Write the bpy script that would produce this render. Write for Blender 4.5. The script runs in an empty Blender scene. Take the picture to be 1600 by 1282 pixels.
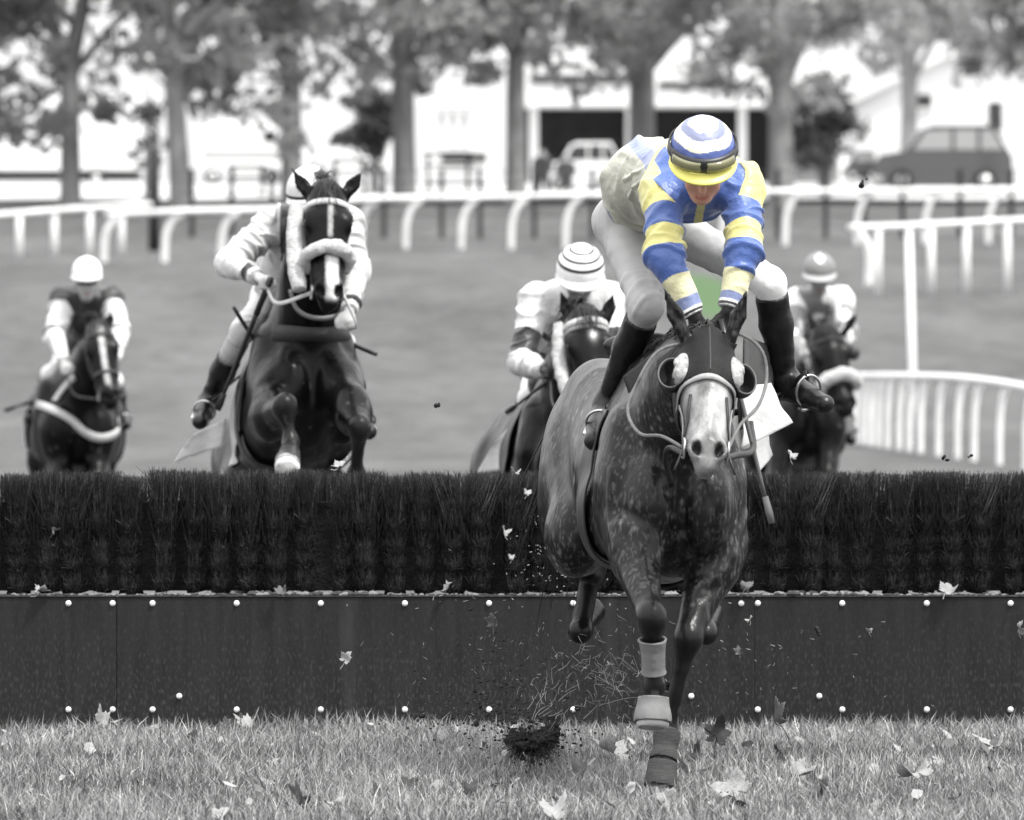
import bpy, bmesh, math, random
import numpy as np
from mathutils import Vector, Matrix
from mathutils.bvhtree import BVHTree

SC = bpy.context.scene
COL = SC.collection
# ------------------------------------------------------------------ camera
F_PX = 10750.0            # focal length in photo pixels (1600 px wide)
HOR = 471.0               # photo row of the horizon
CAM_Z = 1.8
cam_d = bpy.data.cameras.new('camera')
cam = bpy.data.objects.new('camera', cam_d)
COL.objects.link(cam)
cam.location = (0, 0, CAM_Z)
cam.rotation_euler = (math.radians(90), 0, 0)
cam_d.sensor_fit = 'HORIZONTAL'
cam_d.sensor_width = 36.0
cam_d.lens = 36.0 * F_PX / 1600.0
cam_d.shift_y = -(641.0 - HOR) / 1600.0
cam_d.clip_start = 1.0
cam_d.clip_end = 5000.0
cam_d.dof.use_dof = True
cam_d.dof.focus_distance = 26.3
cam_d.dof.aperture_fstop = 5.2
SC.camera = cam
# ------------------------------------------------------------------ world and sun
SUN_EL, SUN_AZ = math.radians(60), math.radians(130)    # azimuth from +Y, clockwise seen from above
w = bpy.data.worlds.new('World')
SC.world = w
w.use_nodes = True
nt = w.node_tree
nt.nodes.clear()
sky = nt.nodes.new('ShaderNodeTexSky')
sky.sky_type = 'NISHITA'
sky.sun_disc = False
sky.sun_elevation = SUN_EL
sky.sun_rotation = SUN_AZ
sky.air_density = 1.0
sky.dust_density = 4.0
bw = nt.nodes.new('ShaderNodeRGBToBW')                   # black-and-white photograph: a neutral sky
bg = nt.nodes.new('ShaderNodeBackground')
bg.inputs['Strength'].default_value = 0.15
wo = nt.nodes.new('ShaderNodeOutputWorld')
nt.links.new(sky.outputs[0], bw.inputs[0])
# thin bright cloud over most of the sky
wc = nt.nodes.new('ShaderNodeTexCoord')
wn = nt.nodes.new('ShaderNodeTexNoise'); wn.inputs['Scale'].default_value = 3.0; wn.inputs['Detail'].default_value = 5
wr_ = nt.nodes.new('ShaderNodeMapRange'); wr_.inputs[1].default_value = .25; wr_.inputs[2].default_value = .6; wr_.inputs[3].default_value = .72; wr_.inputs[4].default_value = 1.0
wm = nt.nodes.new('ShaderNodeMix'); wm.data_type = 'RGBA'; wm.inputs['B'].default_value = (3.9, 3.9, 3.9, 1)
nt.links.new(wc.outputs['Generated'], wn.inputs['Vector']); nt.links.new(wn.outputs['Fac'], wr_.inputs[0])
# an overcast sky is brightest overhead
wz = nt.nodes.new('ShaderNodeSeparateXYZ'); wg = nt.nodes.new('ShaderNodeMapRange')
wg.inputs[1].default_value = 0.0; wg.inputs[2].default_value = 1.0; wg.inputs[3].default_value = 3.9; wg.inputs[4].default_value = 10.0
nt.links.new(wc.outputs['Generated'], wz.inputs[0]); nt.links.new(wz.outputs['Z'], wg.inputs[0]); nt.links.new(wg.outputs[0], wm.inputs['B'])
nt.links.new(wr_.outputs[0], wm.inputs['Factor']); nt.links.new(bw.outputs[0], wm.inputs['A']); nt.links.new(wm.outputs['Result'], bg.inputs[0])
nt.links.new(bg.outputs[0], wo.inputs[0])
sun_d = bpy.data.lights.new('sun', 'SUN')
sun_d.energy = 1.9
sun_d.angle = math.radians(6.0)
sun_d.color = (1.0, 0.99, 0.97)
sun = bpy.data.objects.new('sun', sun_d)
COL.objects.link(sun)
sd = Vector((math.sin(SUN_AZ) * math.cos(SUN_EL), math.cos(SUN_AZ) * math.cos(SUN_EL), math.sin(SUN_EL)))
sun.rotation_euler = sd.to_track_quat('Z', 'Y').to_euler()
vs = SC.view_settings
vs.view_transform = 'Standard'
vs.look = 'None'
vs.exposure = 1.05
vs.gamma = 1.0
vs.use_curve_mapping = False

# ------------------------------------------------------------------ helpers
V = lambda *a: np.array(a, dtype=np.float64)

def at(px, py, Y):
    """point at distance Y that the photo shows at (px, py)"""
    return V((px - 800.0) / F_PX * Y, Y, CAM_Z + (HOR - py) / F_PX * Y)

def nrm(v):
    v = np.asarray(v, float)
    return v / max(1e-9, np.linalg.norm(v))

def link(ob, parent=None):
    COL.objects.link(ob)
    if parent is not None:
        ob.parent = parent
    return ob

def base(parent):
    """world position of a parent (things and parts are only ever shifted, never turned)"""
    b = np.zeros(3)
    while parent is not None:
        b = b + np.array(parent.location); parent = parent.parent
    return b

def tag(o, label=None, cat=None, group=None, kind=None):
    if label: o['label'] = label
    if cat: o['category'] = cat
    if group: o['group'] = group
    if kind: o['kind'] = kind
    return o

def empty(name, loc, label=None, cat=None, group=None):
    o = bpy.data.objects.new(name, None)
    o.empty_display_size = 0.2
    o.location = tuple(loc)
    link(o)
    return tag(o, label, cat, group)

def mesh_np(name, verts, quads=None, tris=None, mats=(), midx=None, smooth=True):
    me = bpy.data.meshes.new(name)
    verts = np.asarray(verts, np.float32)
    nq = 0 if quads is None else len(quads)
    ntr = 0 if tris is None else len(tris)
    me.vertices.add(len(verts))
    me.vertices.foreach_set('co', verts.ravel())
    parts = []
    if nq: parts.append(np.asarray(quads, np.int32).ravel())
    if ntr: parts.append(np.asarray(tris, np.int32).ravel())
    loops = np.concatenate(parts)
    me.loops.add(len(loops))
    me.loops.foreach_set('vertex_index', loops)
    me.polygons.add(nq + ntr)
    starts = np.concatenate([np.arange(nq) * 4, nq * 4 + np.arange(ntr) * 3]).astype(np.int32)
    me.polygons.foreach_set('loop_start', starts)
    if midx is not None:
        me.polygons.foreach_set('material_index', np.asarray(midx, np.int32))
    me.polygons.foreach_set('use_smooth', np.full(nq + ntr, smooth))
    for m in mats: me.materials.append(m)
    me.update(calc_edges=True)
    me.validate()
    return me

def set_col(me, cols, name='col'):
    a = me.attributes.new(name, 'FLOAT_COLOR', 'POINT')
    c = np.ones((len(me.vertices), 4), np.float32)
    c[:, :3] = cols
    a.data.foreach_set('color', c.ravel())

def set_val(me, vals, name):
    a = me.attributes.new(name, 'FLOAT', 'POINT')
    a.data.foreach_set('value', np.asarray(vals, np.float32))

class MB:
    """collects shapes (world coordinates) into ONE mesh object"""
    def __init__(self):
        self.v = []; self.q = []; self.t = []; self.qm = []; self.tm = []; self.n = 0
    def add(self, verts, faces, m=0):
        for f in faces:
            if len(f) == 4:
                self.q.append([i + self.n for i in f]); self.qm.append(m)
            elif len(f) == 3:
                self.t.append([i + self.n for i in f]); self.tm.append(m)
            else:
                for k in range(1, len(f) - 1):
                    self.t.append([f[0] + self.n, f[k] + self.n, f[k + 1] + self.n]); self.tm.append(m)
        self.v.append(np.asarray(verts, float)); self.n += len(verts)
        return self
    def box(self, lo, hi, m=0, rot=0.0, ctr=None):
        lo, hi = np.asarray(lo, float), np.asarray(hi, float)
        vs_ = np.array([[x, y, z] for x in (lo[0], hi[0]) for y in (lo[1], hi[1]) for z in (lo[2], hi[2])])
        if rot:
            c = (lo + hi) / 2 if ctr is None else np.asarray(ctr)
            d = vs_ - c
            cr, sr = math.cos(rot), math.sin(rot)
            vs_ = np.stack([c[0] + d[:, 0] * cr - d[:, 1] * sr, c[1] + d[:, 0] * sr + d[:, 1] * cr, vs_[:, 2]], 1)
        return self.add(vs_, [(0, 1, 3, 2), (4, 6, 7, 5), (0, 4, 5, 1), (2, 3, 7, 6), (0, 2, 6, 4), (1, 5, 7, 3)], m)
    def tube(self, pts, rad, n=8, m=0, cap=True, up=None, flat=1.0, closed=False):
        """swept tube; with up given the section is an ellipse: rad across, rad*flat along the up side"""
        P = np.asarray(pts, float); K = len(P)
        R = np.full(K, rad) if np.isscalar(rad) else np.asarray(rad, float)
        if closed:
            T = np.roll(P, -1, 0) - np.roll(P, 1, 0)
        else:
            T = np.gradient(P, axis=0)
        T /= np.maximum(np.linalg.norm(T, axis=1, keepdims=True), 1e-9)
        if up is None:
            N = np.zeros_like(P)
            a = V(0, 0, 1) if abs(T[0][2]) < .9 else V(1, 0, 0)
            nn = nrm(a - T[0] * (a @ T[0]))
            for i in range(K):
                nn = nrm(nn - T[i] * (nn @ T[i])); N[i] = nn
        else:
            U = np.asarray(up, float)
            if U.ndim == 1: U = np.tile(U, (K, 1))
            N = U - T * np.sum(U * T, 1, keepdims=True)
            N /= np.maximum(np.linalg.norm(N, axis=1, keepdims=True), 1e-9)
        B = np.cross(T, N)
        vs_ = []
        for i in range(K):
            for j in range(n):
                a = 2 * math.pi * (j + .5) / n
                vs_.append(P[i] + B[i] * math.cos(a) * R[i] + N[i] * math.sin(a) * R[i] * flat)
        fs = []
        for i in range(K if closed else K - 1):
            i2 = (i + 1) % K
            for j in range(n):
                fs.append((i * n + j, i * n + (j + 1) % n, i2 * n + (j + 1) % n, i2 * n + j))
        if cap and not closed:
            fs.append(tuple(range(n - 1, -1, -1))); fs.append(tuple((K - 1) * n + j for j in range(n)))
        return self.add(vs_, fs, m)
    def ribbon(self, pts, normals, width, thick, m=0, closed=False):
        """flat strap with a rectangular section lying along the given normals"""
        P = np.asarray(pts, float); N = np.asarray(normals, float); K = len(P)
        T = (np.roll(P, -1, 0) - np.roll(P, 1, 0)) if closed else np.gradient(P, axis=0)
        T /= np.maximum(np.linalg.norm(T, axis=1, keepdims=True), 1e-9)
        B = np.cross(T, N); B /= np.maximum(np.linalg.norm(B, axis=1, keepdims=True), 1e-9)
        N = np.cross(B, T)
        W = np.full(K, width) if np.isscalar(width) else np.asarray(width, float)
        vs_ = []
        for i in range(K):
            for (s, h) in ((-1, 0), (1, 0), (1, 1), (-1, 1)):
                vs_.append(P[i] + B[i] * s * W[i] / 2 + N[i] * h * thick)
        fs = []
        for i in range(K if closed else K - 1):
            i2 = (i + 1) % K
            for j in range(4):
                fs.append((i * 4 + j, i * 4 + (j + 1) % 4, i2 * 4 + (j + 1) % 4, i2 * 4 + j))
        if not closed:
            fs += [(3, 2, 1, 0), tuple((K - 1) * 4 + j for j in range(4))]
        return self.add(vs_, fs, m)
    def ball(self, c, r, m=0, seg=10, rings=7):
        r = np.broadcast_to(np.asarray(r, float), (3,))
        vs_ = [np.asarray(c) + V(0, 0, r[2])]
        for i in range(1, rings):
            a = math.pi * i / rings
            for j in range(seg):
                b = 2 * math.pi * j / seg
                vs_.append(np.asarray(c) + V(math.sin(a) * math.cos(b) * r[0], math.sin(a) * math.sin(b) * r[1], math.cos(a) * r[2]))
        vs_.append(np.asarray(c) - V(0, 0, r[2]))
        fs = [(0, 1 + j, 1 + (j + 1) % seg) for j in range(seg)]
        for i in range(rings - 2):
            for j in range(seg):
                a0 = 1 + i * seg
                fs.append((a0 + j, a0 + seg + j, a0 + seg + (j + 1) % seg, a0 + (j + 1) % seg))
        L = len(vs_) - 1; a0 = 1 + (rings - 2) * seg
        fs += [(L, a0 + (j + 1) % seg, a0 + j) for j in range(seg)]
        return self.add(vs_, fs, m)
    def prism(self, poly, y0, y1, m=0, axis=1):
        """extrudes a 2-D outline (x, z) from y0 to y1"""
        n = len(poly)
        vs_ = [(p[0], y0, p[1]) for p in poly] + [(p[0], y1, p[1]) for p in poly]
        if axis == 0:
            vs_ = [(y, x, z) for (x, y, z) in vs_]
        fs = [tuple(range(n)), tuple(range(2 * n - 1, n - 1, -1))]
        fs += [(i, i + n, (i + 1) % n + n, (i + 1) % n) for i in range(n)]
        return self.add(vs_, fs, m)
    def build(self, name, mats, parent=None, smooth=True, bevel=0.0, origin=None):
        vs_ = np.concatenate(self.v)
        o0 = base(parent) if origin is None else np.asarray(origin, float)
        me = mesh_np(name, vs_ - o0, self.q if self.q else None, self.t if self.t else None,
                     mats if isinstance(mats, (list, tuple)) else [mats], self.qm + self.tm, smooth)
        ob = bpy.data.objects.new(name, me)
        link(ob, parent)
        if parent is None: ob.location = tuple(o0)
        if not smooth or bevel:
            pass
        if bevel:
            b = ob.modifiers.new('bevel', 'BEVEL'); b.width = bevel; b.segments = 2; b.limit_method = 'ANGLE'
        return ob

def fix_normals(me):
    bm = bmesh.new(); bm.from_mesh(me)
    bmesh.ops.recalc_face_normals(bm, faces=bm.faces)
    bm.to_mesh(me); bm.free()

# lattice noise in numpy
def _hash(i, j, k, seed):
    n = (i * 374761393 + j * 668265263 + k * 2147483647 + seed * 974634777) & 0xffffffff
    n = ((n ^ (n >> 13)) * 1274126177) & 0xffffffff
    n = n ^ (n >> 16)
    return (n & 0xffff) / 32767.5 - 1.0

def noise3(p, seed=0):
    p = np.asarray(p, float)
    f = np.floor(p); i = f.astype(np.int64); t = p - f
    t = t * t * (3 - 2 * t)
    out = 0
    for dx in (0, 1):
        for dy in (0, 1):
            for dz in (0, 1):
                wgt = (t[:, 0] if dx else 1 - t[:, 0]) * (t[:, 1] if dy else 1 - t[:, 1]) * (t[:, 2] if dz else 1 - t[:, 2])
                out = out + wgt * _hash(i[:, 0] + dx, i[:, 1] + dy, i[:, 2] + dz, seed)
    return out

# ------------------------------------------------------------------ signed distance bodies
class SDF:
    def __init__(self, lo, hi, h):
        self.lo = np.asarray(lo, float); self.h = h
        self.n = np.ceil((np.asarray(hi) - self.lo) / h).astype(int) + 1
        self.F = np.full(self.n, 1.0, np.float32)
    def _sub(self, lo, hi):
        a = np.clip(np.floor((lo - self.lo) / self.h).astype(int), 0, self.n)
        b = np.clip(np.ceil((hi - self.lo) / self.h).astype(int) + 1, 0, self.n)
        if np.any(b <= a): return None, None
        sl = tuple(slice(a[i], b[i]) for i in range(3))
        ax = [(self.lo[i] + self.h * np.arange(a[i], b[i])).astype(np.float32) for i in range(3)]
        return sl, np.meshgrid(*ax, indexing='ij', sparse=True)
    def _mix(self, sl, d, k, op):
        A = self.F[sl]
        if op == 'add':
            if k > 0:
                hh = np.maximum(k - np.abs(A - d), 0) / k
                self.F[sl] = np.minimum(A, d) - hh * hh * k * .25
            else:
                self.F[sl] = np.minimum(A, d)
        else:
            d = -d
            if k > 0:
                hh = np.maximum(k - np.abs(A - d), 0) / k
                self.F[sl] = np.maximum(A, d) + hh * hh * k * .25
            else:
                self.F[sl] = np.maximum(A, d)
    def cone(self, a, b, ra, rb, k=.03, flat=None, op='add'):
        """round cone; flat = (axis, ratio) squeezes the section along axis"""
        a = np.asarray(a, float); b = np.asarray(b, float)
        m = max(ra, rb) * (1.05 if flat is None else max(1.05, 1.05 * flat[1])) + k + 3 * self.h
        sl, G = self._sub(np.minimum(a, b) - m, np.maximum(a, b) + m)
        if sl is None: return self
        x, y, z = G[0] - a[0], G[1] - a[1], G[2] - a[2]
        ab = b - a; L2 = max(1e-9, ab @ ab)
        t = np.clip((x * ab[0] + y * ab[1] + z * ab[2]) / L2, 0, 1)
        x = x - t * ab[0]; y = y - t * ab[1]; z = z - t * ab[2]
        if flat is not None:
            u = nrm(flat[0]); s = x * u[0] + y * u[1] + z * u[2]
            g = 1.0 / flat[1] - 1.0
            l0 = np.sqrt(x * x + y * y + z * z) + 1e-6
            x = x + g * s * u[0]; y = y + g * s * u[1]; z = z + g * s * u[2]
            l1 = np.sqrt(x * x + y * y + z * z) + 1e-6
            d = (l1 - (ra + (rb - ra) * t)) * np.minimum(1.0, l0 / l1)
        else:
            d = np.sqrt(x * x + y * y + z * z) - (ra + (rb - ra) * t)
        self._mix(sl, d.astype(np.float32), k, op)
        return self
    def ell(self, c, r, ax=None, k=.03, op='add'):
        c = np.asarray(c, float); r = np.asarray(r, float)
        A = np.eye(3) if ax is None else np.asarray(ax, float)
        ext = np.sqrt(((A * r[:, None]) ** 2).sum(0)) + k + 3 * self.h
        sl, G = self._sub(c - ext, c + ext)
        if sl is None: return self
        x, y, z = G[0] - c[0], G[1] - c[1], G[2] - c[2]
        q = [x * A[i][0] + y * A[i][1] + z * A[i][2] for i in range(3)]
        k0 = np.sqrt(sum((q[i] / r[i]) ** 2 for i in range(3)))
        k1 = np.sqrt(sum((q[i] / r[i] ** 2) ** 2 for i in range(3))) + 1e-6
        d = k0 * (k0 - 1.0) / k1
        d = np.where(k0 < 1e-3, -r.min(), d)
        self._mix(sl, d.astype(np.float32), k, op)
        return self
    def cut(self, co, no):
        """removes what lies on the side the normal points to"""
        sl, G = self._sub(self.lo, self.lo + self.h * self.n)
        no = nrm(no)
        d = (G[0] - co[0]) * no[0] + (G[1] - co[1]) * no[1] + (G[2] - co[2]) * no[2]
        self.F = np.maximum(self.F, d.astype(np.float32))
        return self
    def surface(self, smooth=2):
        F = self.F; S = F < 0
        c = np.zeros(np.array(F.shape) - 1, np.uint8)
        O = [(a, b, d) for a in (0, 1) for b in (0, 1) for d in (0, 1)]
        nx, ny, nz = F.shape
        for (a, b, d) in O:
            c += S[a:nx - 1 + a, b:ny - 1 + b, d:nz - 1 + d]
        act = (c > 0) & (c < 8)
        ids = np.full(act.shape, -1, np.int32)
        I, J, K = np.nonzero(act)
        ids[I, J, K] = np.arange(len(I))
        vals = [F[I + a, J + b, K + d] for (a, b, d) in O]
        acc = np.zeros((len(I), 3)); cnt = np.zeros(len(I))
        for e in range(8):
            for f in range(e + 1, 8):
                if sum(abs(O[e][i] - O[f][i]) for i in range(3)) != 1: continue
                va, vb = vals[e], vals[f]
                mk = (va < 0) != (vb < 0)
                t = np.where(mk, va / np.where(mk, va - vb, 1), 0)
                for i in range(3):
                    acc[:, i] += mk * (O[e][i] + t * (O[f][i] - O[e][i]))
                cnt += mk
        pos = self.lo + self.h * (np.stack([I, J, K], 1) + acc / cnt[:, None])
        Q = []
        def quad(ax):
            s = [slice(1, -1)] * 3; s0 = list(s); s1 = list(s)
            s0[ax] = slice(0, -1); s1[ax] = slice(1, None)
            A, B = S[tuple(s0)], S[tuple(s1)]
            idx = np.stack(np.nonzero(A != B), 1)
            ins = A[idx[:, 0], idx[:, 1], idx[:, 2]]
            for i in range(3):
                if i != ax: idx[:, i] += 1
            u, v = (ax + 1) % 3, (ax + 2) % 3
            def cell(du, dv):
                j = idx.copy(); j[:, u] += du; j[:, v] += dv
                return ids[j[:, 0], j[:, 1], j[:, 2]]
            q = np.stack([cell(-1, -1), cell(0, -1), cell(0, 0), cell(-1, 0)], 1)
            q[~ins] = q[~ins][:, ::-1]
            Q.append(q)
        for ax in range(3): quad(ax)
        Q = np.concatenate(Q)
        Q = Q[(Q >= 0).all(1)]
        for _ in range(smooth):
            s = np.zeros_like(pos); n = np.zeros(len(pos))
            for i in range(4):
                a, b = Q[:, i], Q[:, (i + 1) % 4]
                for j in range(3):
                    s[:, j] += np.bincount(a, pos[b, j], len(pos)) + np.bincount(b, pos[a, j], len(pos))
                n += np.bincount(a, minlength=len(pos)) + np.bincount(b, minlength=len(pos))
            pos = pos * .5 + .5 * s / np.maximum(n, 1)[:, None]
        return pos, Q

def refine(pos, Q):
    """splits every quad in four"""
    E = np.sort(np.concatenate([Q[:, [0, 1]], Q[:, [1, 2]], Q[:, [2, 3]], Q[:, [3, 0]]]), 1)
    key = E[:, 0].astype(np.int64) * len(pos) + E[:, 1]
    u, inv = np.unique(key, return_inverse=True)
    mids = (pos[u // len(pos)] + pos[u % len(pos)]) / 2
    n, m = len(pos), len(Q)
    e = inv.reshape(4, m) + n
    c = np.arange(m) + n + len(u)
    P = np.vstack([pos, mids, pos[Q].mean(1)])
    R = np.concatenate([np.stack([Q[:, i], e[i], c, e[(i + 3) % 4]], 1) for i in range(4)])
    return P, R

def vnormals(pos, Q):
    n = np.cross(pos[Q[:, 2]] - pos[Q[:, 0]], pos[Q[:, 3]] - pos[Q[:, 1]])
    out = np.zeros_like(pos)
    for i in range(4):
        for j in range(3):
            out[:, j] += np.bincount(Q[:, i], n[:, j], len(pos))
    return out / np.maximum(np.linalg.norm(out, axis=1, keepdims=True), 1e-9)

def biggest(pos, Q):
    """keeps the largest connected piece"""
    lab = np.arange(len(pos))
    while True:
        m = lab[Q].min(1)
        new = lab.copy()
        for i in range(4): np.minimum.at(new, Q[:, i], m)
        new = new[new]
        if (new == lab).all(): break
        lab = new
    u, c = np.unique(lab, return_counts=True)
    keep = lab == u[c.argmax()]
    mp = np.cumsum(keep) - 1
    Q = Q[keep[Q].all(1)]
    return pos[keep], mp[Q]

def sdf_obj(name, pos, Q, mat, parent, cols=None, vals=None):
    me = mesh_np(name, pos - base(parent), Q, None, [mat])
    if cols is not None: set_col(me, cols)
    for k, v in (vals or {}).items(): set_val(me, v, k)
    ob = bpy.data.objects.new(name, me)
    return link(ob, parent)

def shell(src_pos, src_Q, name, mat, parent, keep, planes, offset=.006, thick=.004, smooth=0):
    """a sheet lying on a body: faces that keep() accepts, trimmed by planes (co, outward normal), lifted and thickened"""
    ctr = src_pos[src_Q].mean(1)
    m = keep(ctr)
    for co, no in planes:
        m &= ((ctr - co) @ nrm(no)) < .03
    q = src_Q[m]
    if len(q) == 0: return None
    used = np.unique(q); mp = np.full(len(src_pos), -1); mp[used] = np.arange(len(used))
    N = vnormals(src_pos, src_Q)
    me = mesh_np(name, src_pos[used] + N[used] * offset - base(parent), mp[q], None, [mat])
    bm = bmesh.new(); bm.from_mesh(me)
    for co, no in planes:
        bmesh.ops.bisect_plane(bm, geom=bm.verts[:] + bm.edges[:] + bm.faces[:], dist=1e-5,
                               plane_co=Vector(np.asarray(co) - base(parent)), plane_no=Vector(nrm(no)), clear_outer=True)
    bm.to_mesh(me); bm.free()
    if len(me.polygons) == 0: return None
    for p in me.polygons: p.use_smooth = True
    ob = bpy.data.objects.new(name, me)
    s = ob.modifiers.new('solid', 'SOLIDIFY'); s.thickness = thick; s.offset = 1.0
    return link(ob, parent)

def spline(pts, n):
    """Catmull-Rom through pts, n samples"""
    P = np.asarray(pts, float)
    P = np.vstack([2 * P[0] - P[1], P, 2 * P[-1] - P[-2]])
    out = []
    S = len(P) - 3
    for t in np.linspace(0, S - 1e-6, n):
        i = int(t); u = t - i
        a, b, c, d = P[i], P[i + 1], P[i + 2], P[i + 3]
        out.append(.5 * (2 * b + (c - a) * u + (2 * a - 5 * b + 4 * c - d) * u * u + (3 * b - a - 3 * c + d) * u ** 3))
    return np.array(out)

# ------------------------------------------------------------------ materials
def g3(v): return (v, v, v) if np.isscalar(v) else tuple(v)

def mat(name, col=0.5, rough=0.7, spec=0.4, var=None, bump=None, attr=False, metal=0.0, sheen=0.0, trans=0.0, emis=None, stretch=None, coat=0.0):
    """var = (scale, amount) brightness mottling, bump = (scale, strength); attr: colour comes from the mesh attribute"""
    m = bpy.data.materials.new(name)
    m.use_nodes = True
    N, Lk = m.node_tree.nodes, m.node_tree.links
    p = N['Principled BSDF']
    p.inputs['Roughness'].default_value = rough
    p.inputs['Specular IOR Level'].default_value = spec
    p.inputs['Metallic'].default_value = metal
    if sheen: p.inputs['Sheen Weight'].default_value = sheen
    if coat: p.inputs['Coat Weight'].default_value = coat
    p.inputs['Base Color'].default_value = (*g3(col), 1)
    tc = N.new('ShaderNodeTexCoord')
    src = tc.outputs['Object']
    if stretch is not None:
        mp = N.new('ShaderNodeMapping'); mp.inputs['Scale'].default_value = stretch
        Lk.new(src, mp.inputs['Vector']); src = mp.outputs['Vector']
    cs = None
    if attr:
        at_ = N.new('ShaderNodeAttribute'); at_.attribute_name = 'col'
        cs = at_.outputs['Color']
    if var:
        nz = N.new('ShaderNodeTexNoise'); nz.inputs['Scale'].default_value = var[0]; nz.inputs['Detail'].default_value = 5; nz.inputs['Roughness'].default_value = .65
        Lk.new(src, nz.inputs['Vector'])
        mr = N.new('ShaderNodeMapRange')
        mr.inputs['From Min'].default_value = .25; mr.inputs['From Max'].default_value = .75
        mr.inputs['To Min'].default_value = 1 - var[1]; mr.inputs['To Max'].default_value = 1 + var[1]
        Lk.new(nz.outputs['Fac'], mr.inputs['Value'])
        mx = N.new('ShaderNodeMix'); mx.data_type = 'RGBA'; mx.blend_type = 'MULTIPLY'; mx.inputs['Factor'].default_value = 1
        if cs is not None: Lk.new(cs, mx.inputs['A'])
        else: mx.inputs['A'].default_value = (*g3(col), 1)
        cb = N.new('ShaderNodeCombineColor')
        for i in range(3): Lk.new(mr.outputs[0], cb.inputs[i])
        Lk.new(cb.outputs[0], mx.inputs['B'])
        cs = mx.outputs['Result']
    if cs is not None: Lk.new(cs, p.inputs['Base Color'])
    if bump:
        nb = N.new('ShaderNodeTexNoise'); nb.inputs['Scale'].default_value = bump[0]; nb.inputs['Detail'].default_value = 4
        Lk.new(src, nb.inputs['Vector'])
        bp = N.new('ShaderNodeBump'); bp.inputs['Strength'].default_value = bump[1]; bp.inputs['Distance'].default_value = .02
        Lk.new(nb.outputs['Fac'], bp.inputs['Height']); Lk.new(bp.outputs[0], p.inputs['Normal'])
    if trans:
        p.inputs['Transmission Weight'].default_value = trans
    return m

M = {}
M['turf'] = mat('turf', .12, .95, .1, (1.2, .25), (40, .6))
M['white_plastic'] = mat('white_plastic', .74, .4, .4, (2.5, .16))
M['grey_plastic'] = mat('grey_plastic', .35, .45, .5, (6, .1))
M['litter'] = mat('litter', .2, .8, .2, (30, .5))
M['ledge'] = mat('ledge', .05, .8, .3, (14, .5), (50, .5))
M['bolt'] = mat('bolt', .85, .3, .5)
M['twig'] = mat('twig', .020, .75, .25, (9, .6))
M['twig_pale'] = mat('twig_pale', .12, .75, .25, (9, .6))
M['twig_core'] = mat('twig_core', .012, .9, .1, (20, .5), (60, .8))
M['bark'] = mat('bark', .24, .9, .2, (5, .4), (14, .8), stretch=(1, 1, .25))
def leafy(name, col, tr):
    m = mat(name, col, .6, .3, (3, .5)); N, Lk = m.node_tree.nodes, m.node_tree.links
    t = N.new('ShaderNodeBsdfTranslucent'); t.inputs[0].default_value = (*g3(tr), 1)
    mx = N.new('ShaderNodeMixShader'); mx.inputs[0].default_value = .45
    Lk.new(N['Principled BSDF'].outputs[0], mx.inputs[1]); Lk.new(t.outputs[0], mx.inputs[2])
    Lk.new(mx.outputs[0], N['Material Output'].inputs[0])
    return m
M['foliage'] = leafy('foliage', .20, .52)
M['foliage_dark'] = leafy('foliage_dark', .06, .10)
def panel_material():
    """dark rubbery board: vertical streaks, a few rubbed stains, pale scuffs growing denser towards the grass"""
    m = mat('panel', .020, .5, .18, (3, .35), (60, .15), stretch=(7, 7, .8)); N, Lk = m.node_tree.nodes, m.node_tree.links
    p = N['Principled BSDF']; old = p.inputs['Base Color'].links[0].from_socket
    tc = N.new('ShaderNodeTexCoord'); sp = N.new('ShaderNodeSeparateXYZ'); Lk.new(tc.outputs['Object'], sp.inputs[0])
    def nz(scale, stretch, det=3):
        mp = N.new('ShaderNodeMapping'); mp.inputs['Scale'].default_value = stretch; Lk.new(tc.outputs['Object'], mp.inputs[0])
        n = N.new('ShaderNodeTexNoise'); n.inputs['Scale'].default_value = scale; n.inputs['Detail'].default_value = det; Lk.new(mp.outputs[0], n.inputs[0]); return n.outputs['Fac']
    def rng_(x, a, b, c=0, d=1):
        r = N.new('ShaderNodeMapRange'); r.inputs[1].default_value = a; r.inputs[2].default_value = b; r.inputs[3].default_value = c; r.inputs[4].default_value = d; Lk.new(x, r.inputs[0]); return r.outputs[0]
    def mul(a, b):
        n = N.new('ShaderNodeMath'); n.operation = 'MULTIPLY'; Lk.new(a, n.inputs[0]); Lk.new(b, n.inputs[1]); return n.outputs[0]
    scuff = mul(rng_(nz(105, (1, 1, .38), 6), .52, .74), rng_(sp.outputs['Z'], .50, .0, .15, .8))
    stain = mul(rng_(nz(1.6, (2.2, 1, .12), 4), .62, .78), rng_(nz(30, (1, 1, .3)), .3, .7, .1, .8))
    ad = N.new('ShaderNodeMath'); ad.operation = 'MAXIMUM'; Lk.new(scuff, ad.inputs[0]); Lk.new(stain, ad.inputs[1])
    mx = N.new('ShaderNodeMix'); mx.data_type = 'RGBA'; mx.inputs['B'].default_value = (.09, .09, .09, 1)
    Lk.new(ad.outputs[0], mx.inputs['Factor']); Lk.new(old, mx.inputs['A']); Lk.new(mx.outputs['Result'], p.inputs['Base Color'])
    return m
M['panel'] = panel_material()
M['black_leather'] = mat('black_leather', .008, .4, .35, (20, .4), (90, .12))
M['boot'] = mat('boot', .006, .36, .35, (12, .5), (25, .25))
M['strap'] = mat('strap', .03, .5, .4, (30, .3))
M['white_cloth'] = mat('white_cloth', .52, .7, .3, (12, .10), (14, .5), sheen=.2)
M['pale_strap'] = mat('pale_strap', .55, .6, .3, (30, .15))
M['sheepskin'] = mat('sheepskin', .62, .95, .1, (40, .18), (120, 1.0), sheen=.4)
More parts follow.
